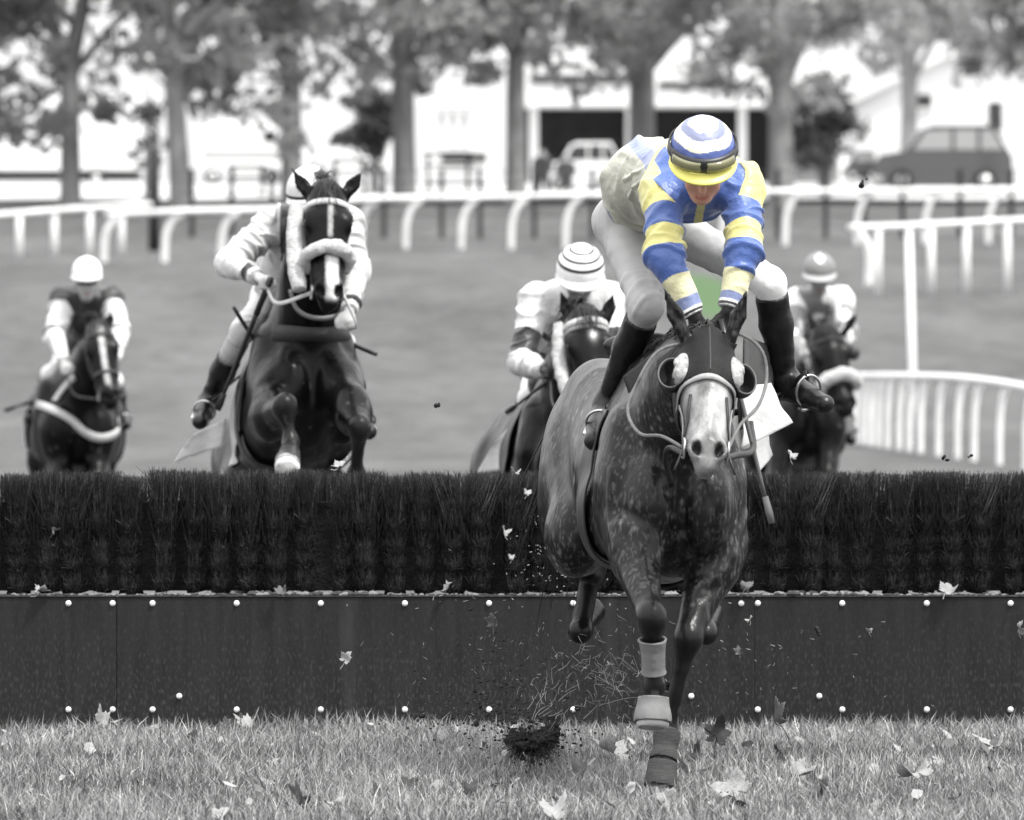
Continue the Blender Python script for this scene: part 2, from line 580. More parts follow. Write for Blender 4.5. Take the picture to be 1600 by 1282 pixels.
M['breeches'] = mat('breeches', .8, .6, .3, (8, .05), (14, .25))
M['attr_cloth'] = mat('attr_cloth', .5, .45, .4, (10, .06), (16, .25), attr=True, sheen=.15)
M['silk'] = mat('silk', .5, .38, .45, (10, .05), (22, .5), attr=True, sheen=.2)
M['skin'] = mat('skin', .3, .5, .35, (30, .1), (90, .08), attr=True)
M['helmet'] = mat('helmet', .5, .4, .4, (12, .05), (22, .15), attr=True)
M['eye'] = mat('eye', .01, .06, .6)
M['metal'] = mat('metal', .55, .28, .5, metal=1.0)
M['hood'] = mat('hood', .010, .55, .16, (20, .3), (160, .2))
M['mane'] = mat('mane', .012, .4, .4)
M['leaf_pale'] = mat('leaf_pale', .28, .6, .3, (22, .3), (40, .3))
M['leaf_grey'] = mat('leaf_grey', .11, .6, .3, (22, .35), (40, .3))
M['leaf_dark'] = mat('leaf_dark', .04, .6, .3, (22, .4), (40, .3))
M['soil'] = mat('soil', .03, .95, .1, (30, .5), (60, .8))
M['dust'] = mat('dust', .09, .95, .1, (30, .5))
M['straw'] = mat('straw', .30, .7, .2, (15, .3))
# ================================================================== THE SETTING
GY = [-50, 88, 105, 126, 150, 165, 200, 260, 900, 4000]
GZ = [0, 0, .7, 2.1, 2.93, 4.0, 5.2, 5.6, 6.0, 6.0]
def ground_z(Y):
    return float(np.interp(Y, GY, GZ))

# turf material with mown streaks, worn spots and one fresh green patch on the bank
def turf_material():
    m = bpy.data.materials.new('turf_ground'); m.use_nodes = True
    N, Lk = m.node_tree.nodes, m.node_tree.links
    p = N['Principled BSDF']; p.inputs['Roughness'].default_value = .95; p.inputs['Specular IOR Level'].default_value = .1
    tc = N.new('ShaderNodeTexCoord')
    def noise(sc, det=5, stretch=None):
        n = N.new('ShaderNodeTexNoise'); n.inputs['Scale'].default_value = sc; n.inputs['Detail'].default_value = det; n.inputs['Roughness'].default_value = .7
        if stretch:
            mp = N.new('ShaderNodeMapping'); mp.inputs['Scale'].default_value = stretch
            Lk.new(tc.outputs['Object'], mp.inputs['Vector']); Lk.new(mp.outputs[0], n.inputs['Vector'])
        else:
            Lk.new(tc.outputs['Object'], n.inputs['Vector'])
        return n.outputs['Fac']
    def math_(op, a, b):
        n = N.new('ShaderNodeMath'); n.operation = op
        for i, x in enumerate((a, b)):
            if isinstance(x, (int, float)): n.inputs[i].default_value = x
            else: Lk.new(x, n.inputs[i])
        return n.outputs[0]
    big = noise(.35, 4, (1, .35, 1)); mid = noise(2.2, 6, (1, .5, 1)); fin = noise(26, 4, (1, .5, 1))
    s = math_('ADD', math_('ADD', math_('MULTIPLY', big, .8), math_('MULTIPLY', mid, .7)), math_('MULTIPLY', fin, .8))
    cr = N.new('ShaderNodeValToRGB')
    cr.color_ramp.elements[0].position = .38; cr.color_ramp.elements[0].color = (.060, .060, .060, 1)
    cr.color_ramp.elements[1].position = .66; cr.color_ramp.elements[1].color = (.175, .175, .175, 1)
    Lk.new(math_('DIVIDE', s, 2.3), cr.inputs['Fac'])
    geo = N.new('ShaderNodeNewGeometry')
    vd = N.new('ShaderNodeVectorMath'); vd.operation = 'SUBTRACT'; vd.inputs[1].default_value = (3.45, 124.5, 2.0)
    Lk.new(geo.outputs['Position'], vd.inputs[0])
    vm = N.new('ShaderNodeVectorMath'); vm.operation = 'MULTIPLY'; vm.inputs[1].default_value = (2.0, .13, 0)
    Lk.new(vd.outputs[0], vm.inputs[0])
    vl = N.new('ShaderNodeVectorMath'); vl.operation = 'LENGTH'; Lk.new(vm.outputs[0], vl.inputs[0])
    mr = N.new('ShaderNodeMapRange'); mr.inputs['From Min'].default_value = 1.25; mr.inputs['From Max'].default_value = .7
    Lk.new(vl.outputs['Value'], mr.inputs['Value'])
    mx = N.new('ShaderNodeMix'); mx.data_type = 'RGBA'; mx.inputs['B'].default_value = (.082, .135, .066, 1)
    Lk.new(mr.outputs[0], mx.inputs['Factor']); Lk.new(cr.outputs[0], mx.inputs['A'])
    Lk.new(mx.outputs['Result'], p.inputs['Base Color'])
    bp = N.new('ShaderNodeBump'); bp.inputs['Strength'].default_value = .7; bp.inputs['Distance'].default_value = .06
    Lk.new(fin, bp.inputs['Height']); Lk.new(bp.outputs[0], p.inputs['Normal'])
    return m

xs = np.concatenate([np.linspace(-2500, -60, 14), np.linspace(-50, 50, 61), np.linspace(60, 2500, 14)])
ys = np.concatenate([np.linspace(-40, 20, 7), np.linspace(21, 60, 40), np.linspace(62, 230, 85), np.linspace(240, 4000, 24)])
GX, GYm = np.meshgrid(xs, ys, indexing='ij')
gz = np.interp(GYm, GY, GZ)
# smooth the profile a little and roughen it
gz = np.stack([np.interp(ys, GY, GZ)] * len(xs))
rough = noise3(np.stack([GX.ravel() / 6, GYm.ravel() / 6, np.zeros(GX.size)], 1), 3).reshape(GX.shape) * .05
gz = gz + np.where(GYm > 60, rough, 0)
gv = np.stack([GX.ravel(), GYm.ravel(), gz.ravel()], 1)
nX, nY = GX.shape
ii, jj = np.meshgrid(np.arange(nX - 1), np.arange(nY - 1), indexing='ij')
gq = np.stack([ii * nY + jj, (ii + 1) * nY + jj, (ii + 1) * nY + jj + 1, ii * nY + jj + 1], -1).reshape(-1, 4)
gr = bpy.data.objects.new('ground', mesh_np('ground', gv, gq, None, [turf_material()]))
link(gr); tag(gr, kind='structure')

# ------------------------------------------------------------------ grass in front of the hurdle
def grass_blades(n, x0, x1, y0, y1, seed, hmin, hmax, wid):
    r = np.random.default_rng(seed)
    x = r.uniform(x0, x1, n); y = r.uniform(y0, y1, n)
    dens = noise3(np.stack([x * 2.2, y * 2.2, np.zeros(n)], 1), 11)
    h = r.uniform(hmin, hmax, n) * (1 + .45 * dens) * r.choice([1, 1, 1, 1.5], n)
    a = r.uniform(0, 2 * np.pi, n); lean = r.uniform(.1, .75, n)
    wv = wid * r.uniform(.6, 1.3, n)
    dx, dy = np.cos(a) * lean, np.sin(a) * lean
    b = r.uniform(0, np.pi, n); sx, sy = np.cos(b) * wv, np.sin(b) * wv
    z0 = np.full(n, -.005)
    v = np.zeros((n, 5, 3))
    for k, (t, ww) in enumerate(((0, 1), (0, -1), (.55, .8), (.55, -.8), (1, 0))):
        bend = t * t
        v[:, k, 0] = x + dx * h * bend + sx * ww * .5
        v[:, k, 1] = y + dy * h * bend + sy * ww * .5
        v[:, k, 2] = z0 + h * t * (1 - .35 * lean * t)
    i = np.arange(n) * 5
    q = np.stack([i, i + 1, i + 3, i + 2], 1); t = np.stack([i + 2, i + 3, i + 4], 1)
    pat = noise3(np.stack([x * .9, y * 1.3, np.ones(n)], 1), 12)
    c = np.clip(.21 + .08 * dens + .06 * pat + r.normal(0, .07, n), .03, .5)
    dry = r.random(n) < .13
    c[dry] = r.uniform(.25, .48, dry.sum())
    cols = np.repeat(c, 5)[:, None] * np.ones(3)
    return v.reshape(-1, 3), q, t, cols
gv, gq, gt, gc = grass_blades(125000, -2.75, 2.75, 23.0, 28.87, 5, .025, .075, .005)
g2, q2, t2, c2 = grass_blades(90000, -6.0, 6.0, 20.0, 28.87, 6, .025, .075, .006)
k2 = (np.abs(g2[0::5, 0]) > 2.7) | (g2[0::5, 1] < 23.05)
kv = np.repeat(k2, 5); mp2 = np.cumsum(kv) - 1 + len(gv)
gq = np.vstack([gq, mp2[q2[k2]]]); gt = np.vstack([gt, mp2[t2[k2]]]); gv = np.vstack([gv, g2[kv]]); gc = np.vstack([gc, c2[kv]])
me = mesh_np('grass', gv, gq, gt, [mat('grass_blade', .1, .6, .25, attr=True)], smooth=False)
set_col(me, gc)
go = bpy.data.objects.new('grass', me); link(go)
tag(go, 'short pale grass growing in front of the hurdle board', 'grass', kind='stuff')

# ------------------------------------------------------------------ the hurdle
HY = 28.9
hur = empty('brush_hurdle', (0, HY, 0), 'long dark brush hurdle with upright birch bundles above a studded board', 'hurdle')
PZ = .558
joints = [-4.34, -1.661, 1.016, 3.69]
rng = random.Random(4)
for a, b in zip(joints[:-1], joints[1:]):
    mb = MB().box((a + .0006, HY, -.05), (b - .0006, HY + .035, PZ))
    po = mb.build('panel', M['panel'], hur, smooth=False, bevel=.004)
mb = MB().box((-4.34, HY - .006, PZ + .001), (3.69, HY + .16, PZ + .005))
for _ in range(800):                       # crumbs and leaf litter caught along the edge
    x = rng.uniform(-3.2, 3.2); s = rng.uniform(.003, .012) * (1.6 if noise3([[x * 3, 0, 0]], 8)[0] > .1 else .8)
    mb.ball((x, HY + rng.uniform(0, .07), PZ + .005 + s * .4), (s * rng.uniform(.8, 2), s, s * .7), 1 if rng.random() < .4 else 0, 5, 4)
lo = mb.build('ledge', [M['ledge'], M['litter']], hur, smooth=False)
bolt_mb = MB().ball((0, HY - .004, 0), (.0135, .009, .0135), 0, 12, 8)
def bolt(px, py):
    p = at(px, py, HY)
    if not hasattr(bolt, 'first'):
        o = MB().ball(V(0, HY - .002, 0), (.0125, .010, .0125), 0, 12, 8).build('bolt', M['bolt'], hur); bolt.first = o
    else:
        o = bolt.first.copy(); link(o, hur)
    o.location = (p[0], 0, p[2])
for k in range(-2, 9): bolt(107 + 131.4 * k, 943)
for k in range(-2, 8): bolt(107 + 131.4 * k, 1109)
for px in (1184, 1316, 1448, 1579, 1710, 1841): bolt(px, 943); bolt(px, 1109)
for px in (176, ): bolt(px, 943); bolt(px, 1109)
for px in (280, 1080, 1280): bolt(px, 1088)

def bundle_mesh(seed):
    r = random.Random(seed)
    H0, H1 = PZ + .012, 1.082
    mb = MB()
    # core column, knobbly where the twigs are tied
    K = 22; pts = []; rad = []
    for i in range(K):
        t = i / (K - 1); z = H0 + (H1 - .06 - H0) * t
        pts.append((r.gauss(0, .002), .17, z)); rad.append(.050 + .006 * math.sin(z * 62 + seed) - .03 * max(0, t - .85))
    mb.tube(pts, rad, 12, 1, up=(0, 1, 0), flat=2.3)
    def strip(p0, p1, bend, wd, m):
        pts = [np.array(p0) + (np.array(p1) - np.array(p0)) * t + np.array(bend) * math.sin(t * math.pi) for t in (0, .35, .7, 1)]
        mb.tube(pts, [wd, wd * .9, wd * .7, wd * .35], 3, m, cap=False)
    lean0 = r.gauss(0, .05); jit = [r.gauss(0, .014) for _ in range(5)]
    for i in range(300):                  # long upright twigs, ends showing along the top
        a = r.uniform(-1, 1); x = a * .046; y = (r.uniform(.0, .05) if r.random() < .6 else r.uniform(.05, .34))
        yy = .02 + .05 * a * a + y
        z0 = r.uniform(H1 - .27, H1 - .12); z1 = H1 + r.gauss(-.008, .006)
        ln = lean0 * .6 + r.gauss(0, .018)
        if i % 4 == 0: x = a * .075; yy += .05
        strip((x, yy, z0), (a * .068 + ln + (a * .012 if i % 4 == 0 else 0), yy + r.gauss(-.012, .02), z1), (r.gauss(0, .006), -abs(r.gauss(0, .006)), 0), r.uniform(.0009, .002), 3 if r.random() < .22 else 0)
    for i in range(130):                  # deeper filling behind
        x = r.uniform(-.085, .085); yy = r.uniform(.10, .36)
        strip((x, yy, H1 - .4), (x + r.gauss(0, .012), yy, H1 + r.gauss(-.012, .006)), (r.gauss(0, .004), 0, 0), r.uniform(.0016, .003), 0)
    for i in range(900):                  # short heathery ends in tiers
        tier = r.randint(0, 4); z = H0 + .03 + tier * .085 + jit[tier] + r.gauss(0, .022)
        a = r.uniform(-1, 1); x = a * (.050 - .010 * abs(math.sin(z * 36))); yy = .02 + .055 * a * a - .012 * math.cos((z - H0 - .03) * 74)
        strip((x, yy + .02, z), (x + r.gauss(0, .012), yy - r.uniform(.0, .03), z + r.uniform(.0, .06)), (0, -.006, 0), r.uniform(.0007, .0016), 3 if r.random() < .16 else 2)
    for i in range(60):                  # splayed ends and bent twigs
        a = r.uniform(-1, 1); x = a * .066; z = r.uniform(H0 + .2, H1 - .05)
        ln = r.gauss(0, .22)
        L = r.uniform(.05, .16)
        strip((x, .03, z), (x + ln * L, .03 - r.uniform(0, .03), min(H1 + .015, z + L)), (0, -.01, 0), r.uniform(.001, .0022), 0)
    v = np.concatenate(mb.v)
    return mesh_np('brush_bundle', v, mb.q, mb.t, [M['twig'], M['twig_core'], mat_low, M['twig_pale']], mb.qm + mb.tm, True)
mat_low = mat('heather_end', .04, .8, .3, (15, .6))
MB().box((-3.6, HY + .14, PZ + .02), (3.6, HY + .30, .95)).build('brush_backing', M['twig_core'], hur, smooth=False)  # dark backing added to stop light showing through between the bundles
bmeshes = [bundle_mesh(40 + i) for i in range(7)]
nb = 0
for k in range(-28, 29):
    o = bpy.data.objects.new('brush_bundle', bmeshes[rng.randrange(7)]); link(o, hur)
    o.location = (k * .1235 + rng.gauss(0, .006), .06 + rng.gauss(0, .02), rng.gauss(-.004, .004))
    o.scale = (rng.choice((-1, 1)) * rng.uniform(.84, 1.08), 1, rng.uniform(.99, 1.012))
    o.rotation_euler = (0, rng.gauss(0, .012), 0)

# ------------------------------------------------------------------ rails
def rail_fence(label, path, posts, curve=1.0, rr=.085, pw=.075, name='running_rail', group=None, m='white_plastic', sub=0.0):
    P = spline(path, 12 * len(path))
    root = empty(name, (P[0][0], P[0][1], ground_z(P[0][1])), label, 'rail', group)
    MB().tube(P, rr, 10, up=(0, 0, 1), flat=.75).build('rail', M[m], root)
    for px in posts:
        # nearest rail point shown at this column
        cols = 800 + P[:, 0] / P[:, 1] * F_PX
        i = int(np.argmin(np.abs(cols - px)))
        X = (px - 800) / F_PX * P[i, 1]; Y = P[i, 1]
        zt = P[i, 2] - rr * .7; zb = ground_z(Y) - .1 - sub
        Hh = zt - zb
        if curve:
            c = curve
            pts = [(X - .30 * c, Y, zb), (X - .29 * c, Y, zb + Hh * .45), (X - .24 * c, Y, zb + Hh * .7), (X - .12 * c, Y, zb + Hh * .9), (X + .05 * c, Y, zb + Hh)]
            pts = spline(pts, 14)
        else:
            pts = np.array([(X, Y, zb), (X, Y, zb + Hh * .5), (X, Y, zt)])
        MB().tube(pts, pw, 8).build('post', M['white_plastic'], root)
    return root
rail_fence('long white running rail on curved posts crossing the whole field in front of the trees',
           [at(165, 336, 140), at(300, 330, 140), at(455, 326, 142), at(565, 312, 149), at(750, 309, 150), at(940, 305, 150), at(1200, 300, 151), at(1600, 297, 152), at(1780, 296, 152)],
           [185, 280, 368, 455, 585, 655, 742, 820, 905, 985, 1065, 1150, 1248, 1360, 1466, 1565, 1660], 1.0)
rail_fence('short white running rail on straight posts at the left edge',
           [at(-140, 345, 143), at(0, 336, 143), at(120, 327, 144), at(234, 320, 146)], [-90, -30, 30, 85, 140, 190], 0)
rail_fence('white rail with a bent first post at the right, below the long rail',
           [at(1328, 356, 122), at(1420, 353, 123), at(1600, 344, 124), at(1780, 336, 125)], [1372, 1455, 1510, 1574, 1640, 1700], 0, rr=.075, pw=.07)
# the bent end post belongs to the same rail
last = [o for o in bpy.data.objects if o.name.startswith('running_rail') and o.get('label', '').startswith('white rail with a bent')][0]
p0, p1, p2, p3 = at(1342, 362, 121.8), at(1356, 385, 121.8), at(1359, 410, 121.8), at(1357, 450, 121.8)
MB().tube(spline([p0, p1, p2, p3], 14), .085, 8).build('post', M['white_plastic'], last)
# lower right picket rail, running towards the camera
pts_c = []
for px, Y, py in ((1290, 92, 586), (1340, 87.6, 588), (1400, 84.5, 588), (1480, 80, 590), (1545, 76.5, 596), (1600, 73, 605), (1680, 69, 622)):
    pts_c.append(at(px, py, Y))
rail_fence('low white rail with close pickets curving towards the camera at the right edge', pts_c,
           [1330, 1344, 1357, 1369, 1381, 1395, 1413, 1429, 1447, 1475, 1505, 1531, 1571, 1612], .22, rr=.06, pw=.04)
mp = empty('marker_pole', (at(1423, 590, 86)[0], 86, 0), 'tall thin white marker pole standing behind the low picket rail', 'pole')
MB().tube([at(1428, 690, 86), at(1426, 590, 86), at(1420, 362, 86)], .05, 10).build('shaft', M['white_plastic'], mp)
MB().ball(at(1420, 361, 86), (.055, .055, .03)).build('cap', M['white_plastic'], mp)

# dark wire fence and wooden post behind the long rail
M['dark_post'] = mat('dark_post', .035, .8, .2, (6, .4))
M['wire'] = mat('wire', .06, .5, .4)
wf = empty('wire_fence', (-3, 154, ground_z(154)), 'dark wire fence on thin posts running between the long rail and the trees', 'fence')
for px in (300, 362, 425, 520, 600, 690, 750, 835, 925, 1000, 1075, 1142, 1215, 1290, 1350, 1410, 1500, 1580):
    X = (px - 800) / F_PX * 154
    MB().box((X - .055, 153.95, ground_z(154) - .1), (X + .055, 154.05, ground_z(154) + 1.55)).build('post', M['dark_post'], wf, smooth=False)
for h_ in (.25, .5, .75, 1.0, 1.25, 1.48):
    z = ground_z(154) + h_
    MB().tube([(-7.4, 153.9, z), (0, 153.9, z), (11.6, 153.9, z)], .014, 4).build('wire', M['wire'], wf)
X = (241 - 800) / F_PX * 148
MB().tube([(X, 148, 2.7), (X, 148, 4.0), (X, 148, 5.05)], [.13, .125, .12], 10).build('wooden_post', M['dark_post'], None, origin=(X, 148, ground_z(148)))
tag(bpy.data.objects['wooden_post'], 'thick dark wooden post standing behind the left end of the long rail', 'post')
lp = empty('lamp_post', (at(232, 300, 171)[0], 171, ground_z(171)), 'slim pale pole rising into the leaves between two trunks on the left', 'pole')
MB().tube([at(232, 318, 171), at(232, 180, 171), at(233, -60, 171)], [.11, .10, .07], 10).build('shaft', mat('pole_grey', .82, .6, .3), lp)
MB().tube([at(232, 322, 171), at(232, 300, 171)], .16, 10).build('base', M['grey_plastic'], lp)

# ------------------------------------------------------------------ trees
def leaf_cloud(centres, radii, per, size, seed, droop=0.0):
    r = np.random.default_rng(seed)
    n = len(centres) * per
    c = np.repeat(np.asarray(centres), per, 0); rad = np.repeat(np.asarray(radii), per)
    d = r.normal(size=(n, 3)); d /= np.linalg.norm(d, axis=1, keepdims=True)
    p = c + d * (rad * r.random(n) ** .45)[:, None] * np.array([1, 1, .75])
    a = r.normal(size=(n, 3)); a /= np.linalg.norm(a, axis=1, keepdims=True)
    b = np.cross(a, r.normal(size=(n, 3))); b /= np.linalg.norm(b, axis=1, keepdims=True)
    s = (size * r.uniform(.6, 1.3, n))[:, None]
    v = np.stack([p - a * s, p + b * s * .6, p + a * s, p - b * s * .6], 1).reshape(-1, 3)
    q = np.arange(n * 4).reshape(n, 4)
    return v, q
def tree(px, Y, r0, label, seed, lean=0.0, crown_lo=6.6, top=13.5, nclump=46, spread=3.6, per=34, size=.20):
    r = random.Random(seed)
    X = (px - 800) / F_PX * Y; zg = ground_z(Y)
    root = empty('plane_tree', (X, Y, zg), label, 'tree', 'trees behind the racecourse')
    pts = [(X, Y, zg - .2), (X + lean * .3, Y, zg + 1.2), (X + lean, Y, zg + 3.4), (X + lean * 1.4 + r.gauss(0, .15), Y, zg + 5.6), (X + lean * 1.5 + r.gauss(0, .3), Y, top - 1.5)]
    tr = spline(pts, 24); rad = np.interp(np.linspace(0, 1, 24), [0, .06, .2, .6, 1], [r0 * 1.35, r0 * 1.1, r0, r0 * .85, r0 * .25])
    MB().tube(tr, rad, 12).build('trunk', M['bark'], root)
    limbs = MB(); cs = []; rs = []
    for i in range(9):
        a = r.uniform(0, 6.28); z0 = r.uniform(zg + 2.8, top - 4); k = int(np.argmin(abs(tr[:, 2] - z0)))
        e = tr[k] + V(math.cos(a) * spread * r.uniform(.5, .95), math.sin(a) * spread * .8, r.uniform(1.0, 2.8))
        mid = (tr[k] + e) / 2 + V(0, 0, .5)
        lp_ = spline([tr[k], mid, e], 9)
        limbs.tube(lp_, np.linspace(r0 * .45, r0 * .1, 9), 6)
        cs += [lp_[5], lp_[7], e]; rs += [.8, .9, .9]
    limbs.build('limb', M['bark'], root)
    for i in range(nclump):
        a = r.uniform(0, 6.28); q = math.sqrt(r.random()) * spread
        z = r.uniform(crown_lo, top) if r.random() < .75 else r.uniform(crown_lo - .8, crown_lo + 1.5)
        cs.append(V(X + lean + math.cos(a) * q, Y + math.sin(a) * q * .8, z)); rs.append(r.uniform(.35, 1.0))
    v, q = leaf_cloud(cs, rs, per, size, seed)
    me = mesh_np('crown', v - base(root), q, None, [M['foliage']], smooth=False)
    link(bpy.data.objects.new('crown', me), root)
    return root
tree(-70, 166, .26, 'plane tree at the left edge whose leaves hang into the corner', 1, crown_lo=5.6)
tree(110, 165, .25, 'leftmost straight dark tree trunk in front of the white horsebox', 2, crown_lo=6.7)
tree(283, 163, .26, 'leaning tree trunk right of the slim pale pole', 3, lean=-.18, crown_lo=6.2)
tree(455, 166, .26, 'straight tree trunk directly behind the jockey in white', 4, crown_lo=7.6, spread=3.0)
tree(632, 168, .30, 'thick tree trunk left of the white kiosk', 5, lean=-.05, crown_lo=7.0, spread=3.0)
tree(806, 170, .26, 'tree trunk left of the hospitality building', 6, crown_lo=7.8)
tree(1003, 172, .36, 'thick pale tree trunk in front of the hospitality building', 7, crown_lo=8.4)
tree(1220, 168, .32, 'dark broad tree trunk right of the blue and yellow jockey', 8, crown_lo=7.5, spread=2.6)
tree(1420, 190, .25, 'tree whose leafy boughs spread over the white house on the right', 9, crown_lo=9.0, spread=2.6, nclump=40)
tree(1650, 168, .26, 'tree at the right edge with loose boughs in the corner', 10, crown_lo=7.4, spread=2.2, nclump=36)
def bush(px, py, Y, rx, rz, label, seed, name='bush'):
    c = at(px, py, Y); r = random.Random(seed)
    root = empty(name, (c[0], Y, ground_z(Y)), label, 'bush')
    zg = ground_z(Y)
    st = MB()
    cs = []
    for i in range(26):
        p = V(c[0] + r.gauss(0, rx * .5), Y + r.gauss(0, rx * .4), c[2] + r.gauss(0, rz * .5)); cs.append(p)
        if i < 8: st.tube(spline([(c[0] + r.gauss(0, .1), Y, zg - .1), ((c[0] + p[0]) / 2, Y, (zg + p[2]) / 2), p], 6), np.linspace(.05, .015, 6), 5)
    st.build('stem', M['bark'], root)
    v, q = leaf_cloud(cs, [r.uniform(.25, .5) for _ in cs], 55, .13, seed)
    link(bpy.data.objects.new('leaves', mesh_np('leaves', v - base(root), q, None, [M['foliage_dark']], smooth=False)), root)
bush(1285, 205, 176, 1.0, 1.1, 'dark leafy bush left of the dark off-road car', 21)
bush(585, 190, 180, .7, .9, 'small leafy bush left of the thick trunk', 22)

# pale gravel path between the trees and the parked vehicles
pv = [(x, y, float(np.interp(y, GY, GZ)) + .09 + .02 * math.sin(x)) for y in (173, 178, 184, 190, 196, 203, 212) for x in np.linspace(-40, 40, 41)]
pq = [(i * 41 + j, i * 41 + j + 1, (i + 1) * 41 + j + 1, (i + 1) * 41 + j) for i in range(6) for j in range(40)]
po_ = bpy.data.objects.new('path', mesh_np('path', np.array(pv), pq, None, [mat('gravel', .5, .9, .1, (1.5, .2), (30, .4))])); link(po_); tag(po_, kind='structure')
# ------------------------------------------------------------------ buildings and vehicles far behind
M['wall_white'] = mat('wall_white', .82, .8, .2, (2, .04))
M['roof_pale'] = mat('roof_pale', .7, .7, .2, (3, .06))
M['dark_glass'] = mat('dark_glass', .03, .1, .6)
M['glass_painted_glare'] = mat('glass_painted_glare', .30, .1, .6)  # lighter copy of the window glass, its bright reflection put into the colour
M['interior_shade'] = mat('interior_shade', .02, .8, .2, (2, .5))
M['car_white'] = mat('car_white', .8, .25, .5, coat=.5)
M['car_dark'] = mat('car_dark', .07, .25, .5, coat=.5)
M['tyre'] = mat('tyre', .02, .8, .2)
M['rim'] = mat('rim', .5, .3, .5, metal=.8)
M['lamp'] = mat('lamp', .9, .1, .6)
BY = 200.0
def bx(mb, px0, py0, px1, py1, Y, d, m=0):
    a, b = at(px0, py1, Y), at(px1, py0, Y)
    return mb.box((a[0], Y, a[2]), (b[0], Y + d, b[2]), m)
def root_at(name, px, Y, label, cat, group=None):
    return empty(name, ((px - 800) / F_PX * Y, Y, ground_z(Y)), label, cat, group)
def wheel(root, px, py, Y, r_px):
    c = at(px, py, Y); R = r_px / F_PX * Y
    t = MB().tube([c + V(0, -.12, 0), c + V(0, .12, 0)], R, 20).build('wheel', M['tyre'], root)
    r = MB().tube([c + V(0, -.14, 0), c + V(0, -.118, 0)], R * .6, 16).build('rim', M['rim'], t)
    return t
# left horsebox lorry
rt = root_at('horsebox_lorry', 110, BY, 'long white horsebox lorry parked behind the leftmost trunks', 'lorry', 'vehicles behind the trees')
mb = MB(); bx(mb, -160, 150, 222, 268, BY, 2.4); mb.build('body', M['car_white'], rt, smooth=False, bevel=.08)
mb = MB(); bx(mb, -155, 268, 215, 280, BY + .2, 2.0); mb.build('chassis', M['tyre'], rt, smooth=False)
for px in (-60, -20, 150): wheel(rt, px, 281, BY, 13)
for px in (15, 62, 128):
    mb = MB(); bx(mb, px, 200, px + 14, 208, BY - .03, .06); mb.build('window', M['grey_plastic'], rt, smooth=False)
# white van
rt = root_at('white_van', 370, 196, 'white van with a pale grey stripe parked between the second and third trunks', 'van', 'vehicles behind the trees')
a = [at(x, y, 196) for x, y in ((308, 276), (308, 205), (318, 190), (420, 190), (438, 215), (446, 240), (446, 276))]
MB().prism([(p[0], p[2]) for p in a], 196, 198).build('body', M['car_white'], rt, smooth=False, bevel=.06)
mb = MB(); bx(mb, 316, 236, 440, 246, 195.97, .05); mb.build('stripe', M['grey_plastic'], rt, smooth=False)
mb = MB(); bx(mb, 412, 205, 432, 222, 195.97, .05); mb.build('window', M['dark_glass'], rt, smooth=False)
for px in (332, 424): wheel(rt, px, 276, 196, 13)
# white estate car
def car(px0, px1, top, bot, Y, label, body, name='parked_car', dark=False):
    rt = root_at(name, (px0 + px1) / 2, Y, label, 'car', 'vehicles behind the trees')
    W_ = px1 - px0; H_ = bot - top
    prof = [(0, .95), (0, .55), (.04, .46), (.22, .40), (.34, .06), (.42, 0), (.86, .0), (.97, .4), (1, .5), (1, .95)]
    a = [at(px0 + x * W_, top + y * H_, Y) for x, y in prof]
    MB().prism([(p[0], p[2]) for p in a], Y, Y + 1.75).build('body', body, rt, smooth=False, bevel=.06)
    for q in ([(.28, .38), (.37, .09), (.55, .07), (.55, .38)], [(.58, .38), (.58, .07), (.74, .07), (.74, .38)], [(.77, .38), (.77, .07), (.85, .08), (.93, .38)]):
        a = [at(px0 + x * W_, top + y * H_, Y) for x, y in q]
        MB().prism([(p[0], p[2]) for p in a], Y - .02, Y + .02).build('window', M['glass_painted_glare'] if body is M['car_dark'] else M['dark_glass'], rt, smooth=False)
    for x in (.19, .80): wheel(rt, px0 + x * W_, bot - .13 * H_, Y, .17 * H_)
    a = at(px0 + .02 * W_, top + .55 * H_, Y)
    MB().ball(a + V(0, .2, 0), (.08, .15, .08)).build('headlight', M['lamp'], rt)
    mb = MB(); bx(mb, px0 - 2, top + .78 * H_, px0 + .05 * W_, top + .9 * H_, Y - .02, 1.7); mb.build('bumper', M['grey_plastic'], rt, smooth=False)
    return rt
car(468, 614, 200, 274, 192, 'white estate car parked between the third trunk and the thick fourth trunk', M['car_white'])
car(850, 972, 222, 296, 186, 'white car parked in front of the hospitality building', M['car_white'])
car(1368, 1582, 196, 296, 180, 'dark off-road car with bright headlights parked in front of the white house on the right', M['car_dark'])
sm = car(1322, 1372, 236, 280, 182, 'small dark car half hidden behind the off-road car', M['car_dark'])
# kiosk with striped side
rt = root_at('kiosk', 715, 194, 'white kiosk with a striped side between the fourth and fifth trunks', 'kiosk')
mb = MB(); bx(mb, 662, 170, 765, 285, 194, 2.2); mb.build('wall', M['wall_white'], rt, smooth=False)
mb = MB(); bx(mb, 655, 158, 772, 169.5, 193.8, 2.6); mb.build('roof', M['roof_pale'], rt, smooth=False, bevel=.03)
for px in (686, 704, 722):
    mb = MB(); bx(mb, px, 178, px + 7, 230, 193.97, .05); mb.build('stripe', M['grey_plastic'], rt, smooth=False)
mb = MB(); bx(mb, 690, 240, 760, 252, 193.7, .35); mb.build('counter', M['dark_post'], rt, smooth=False)
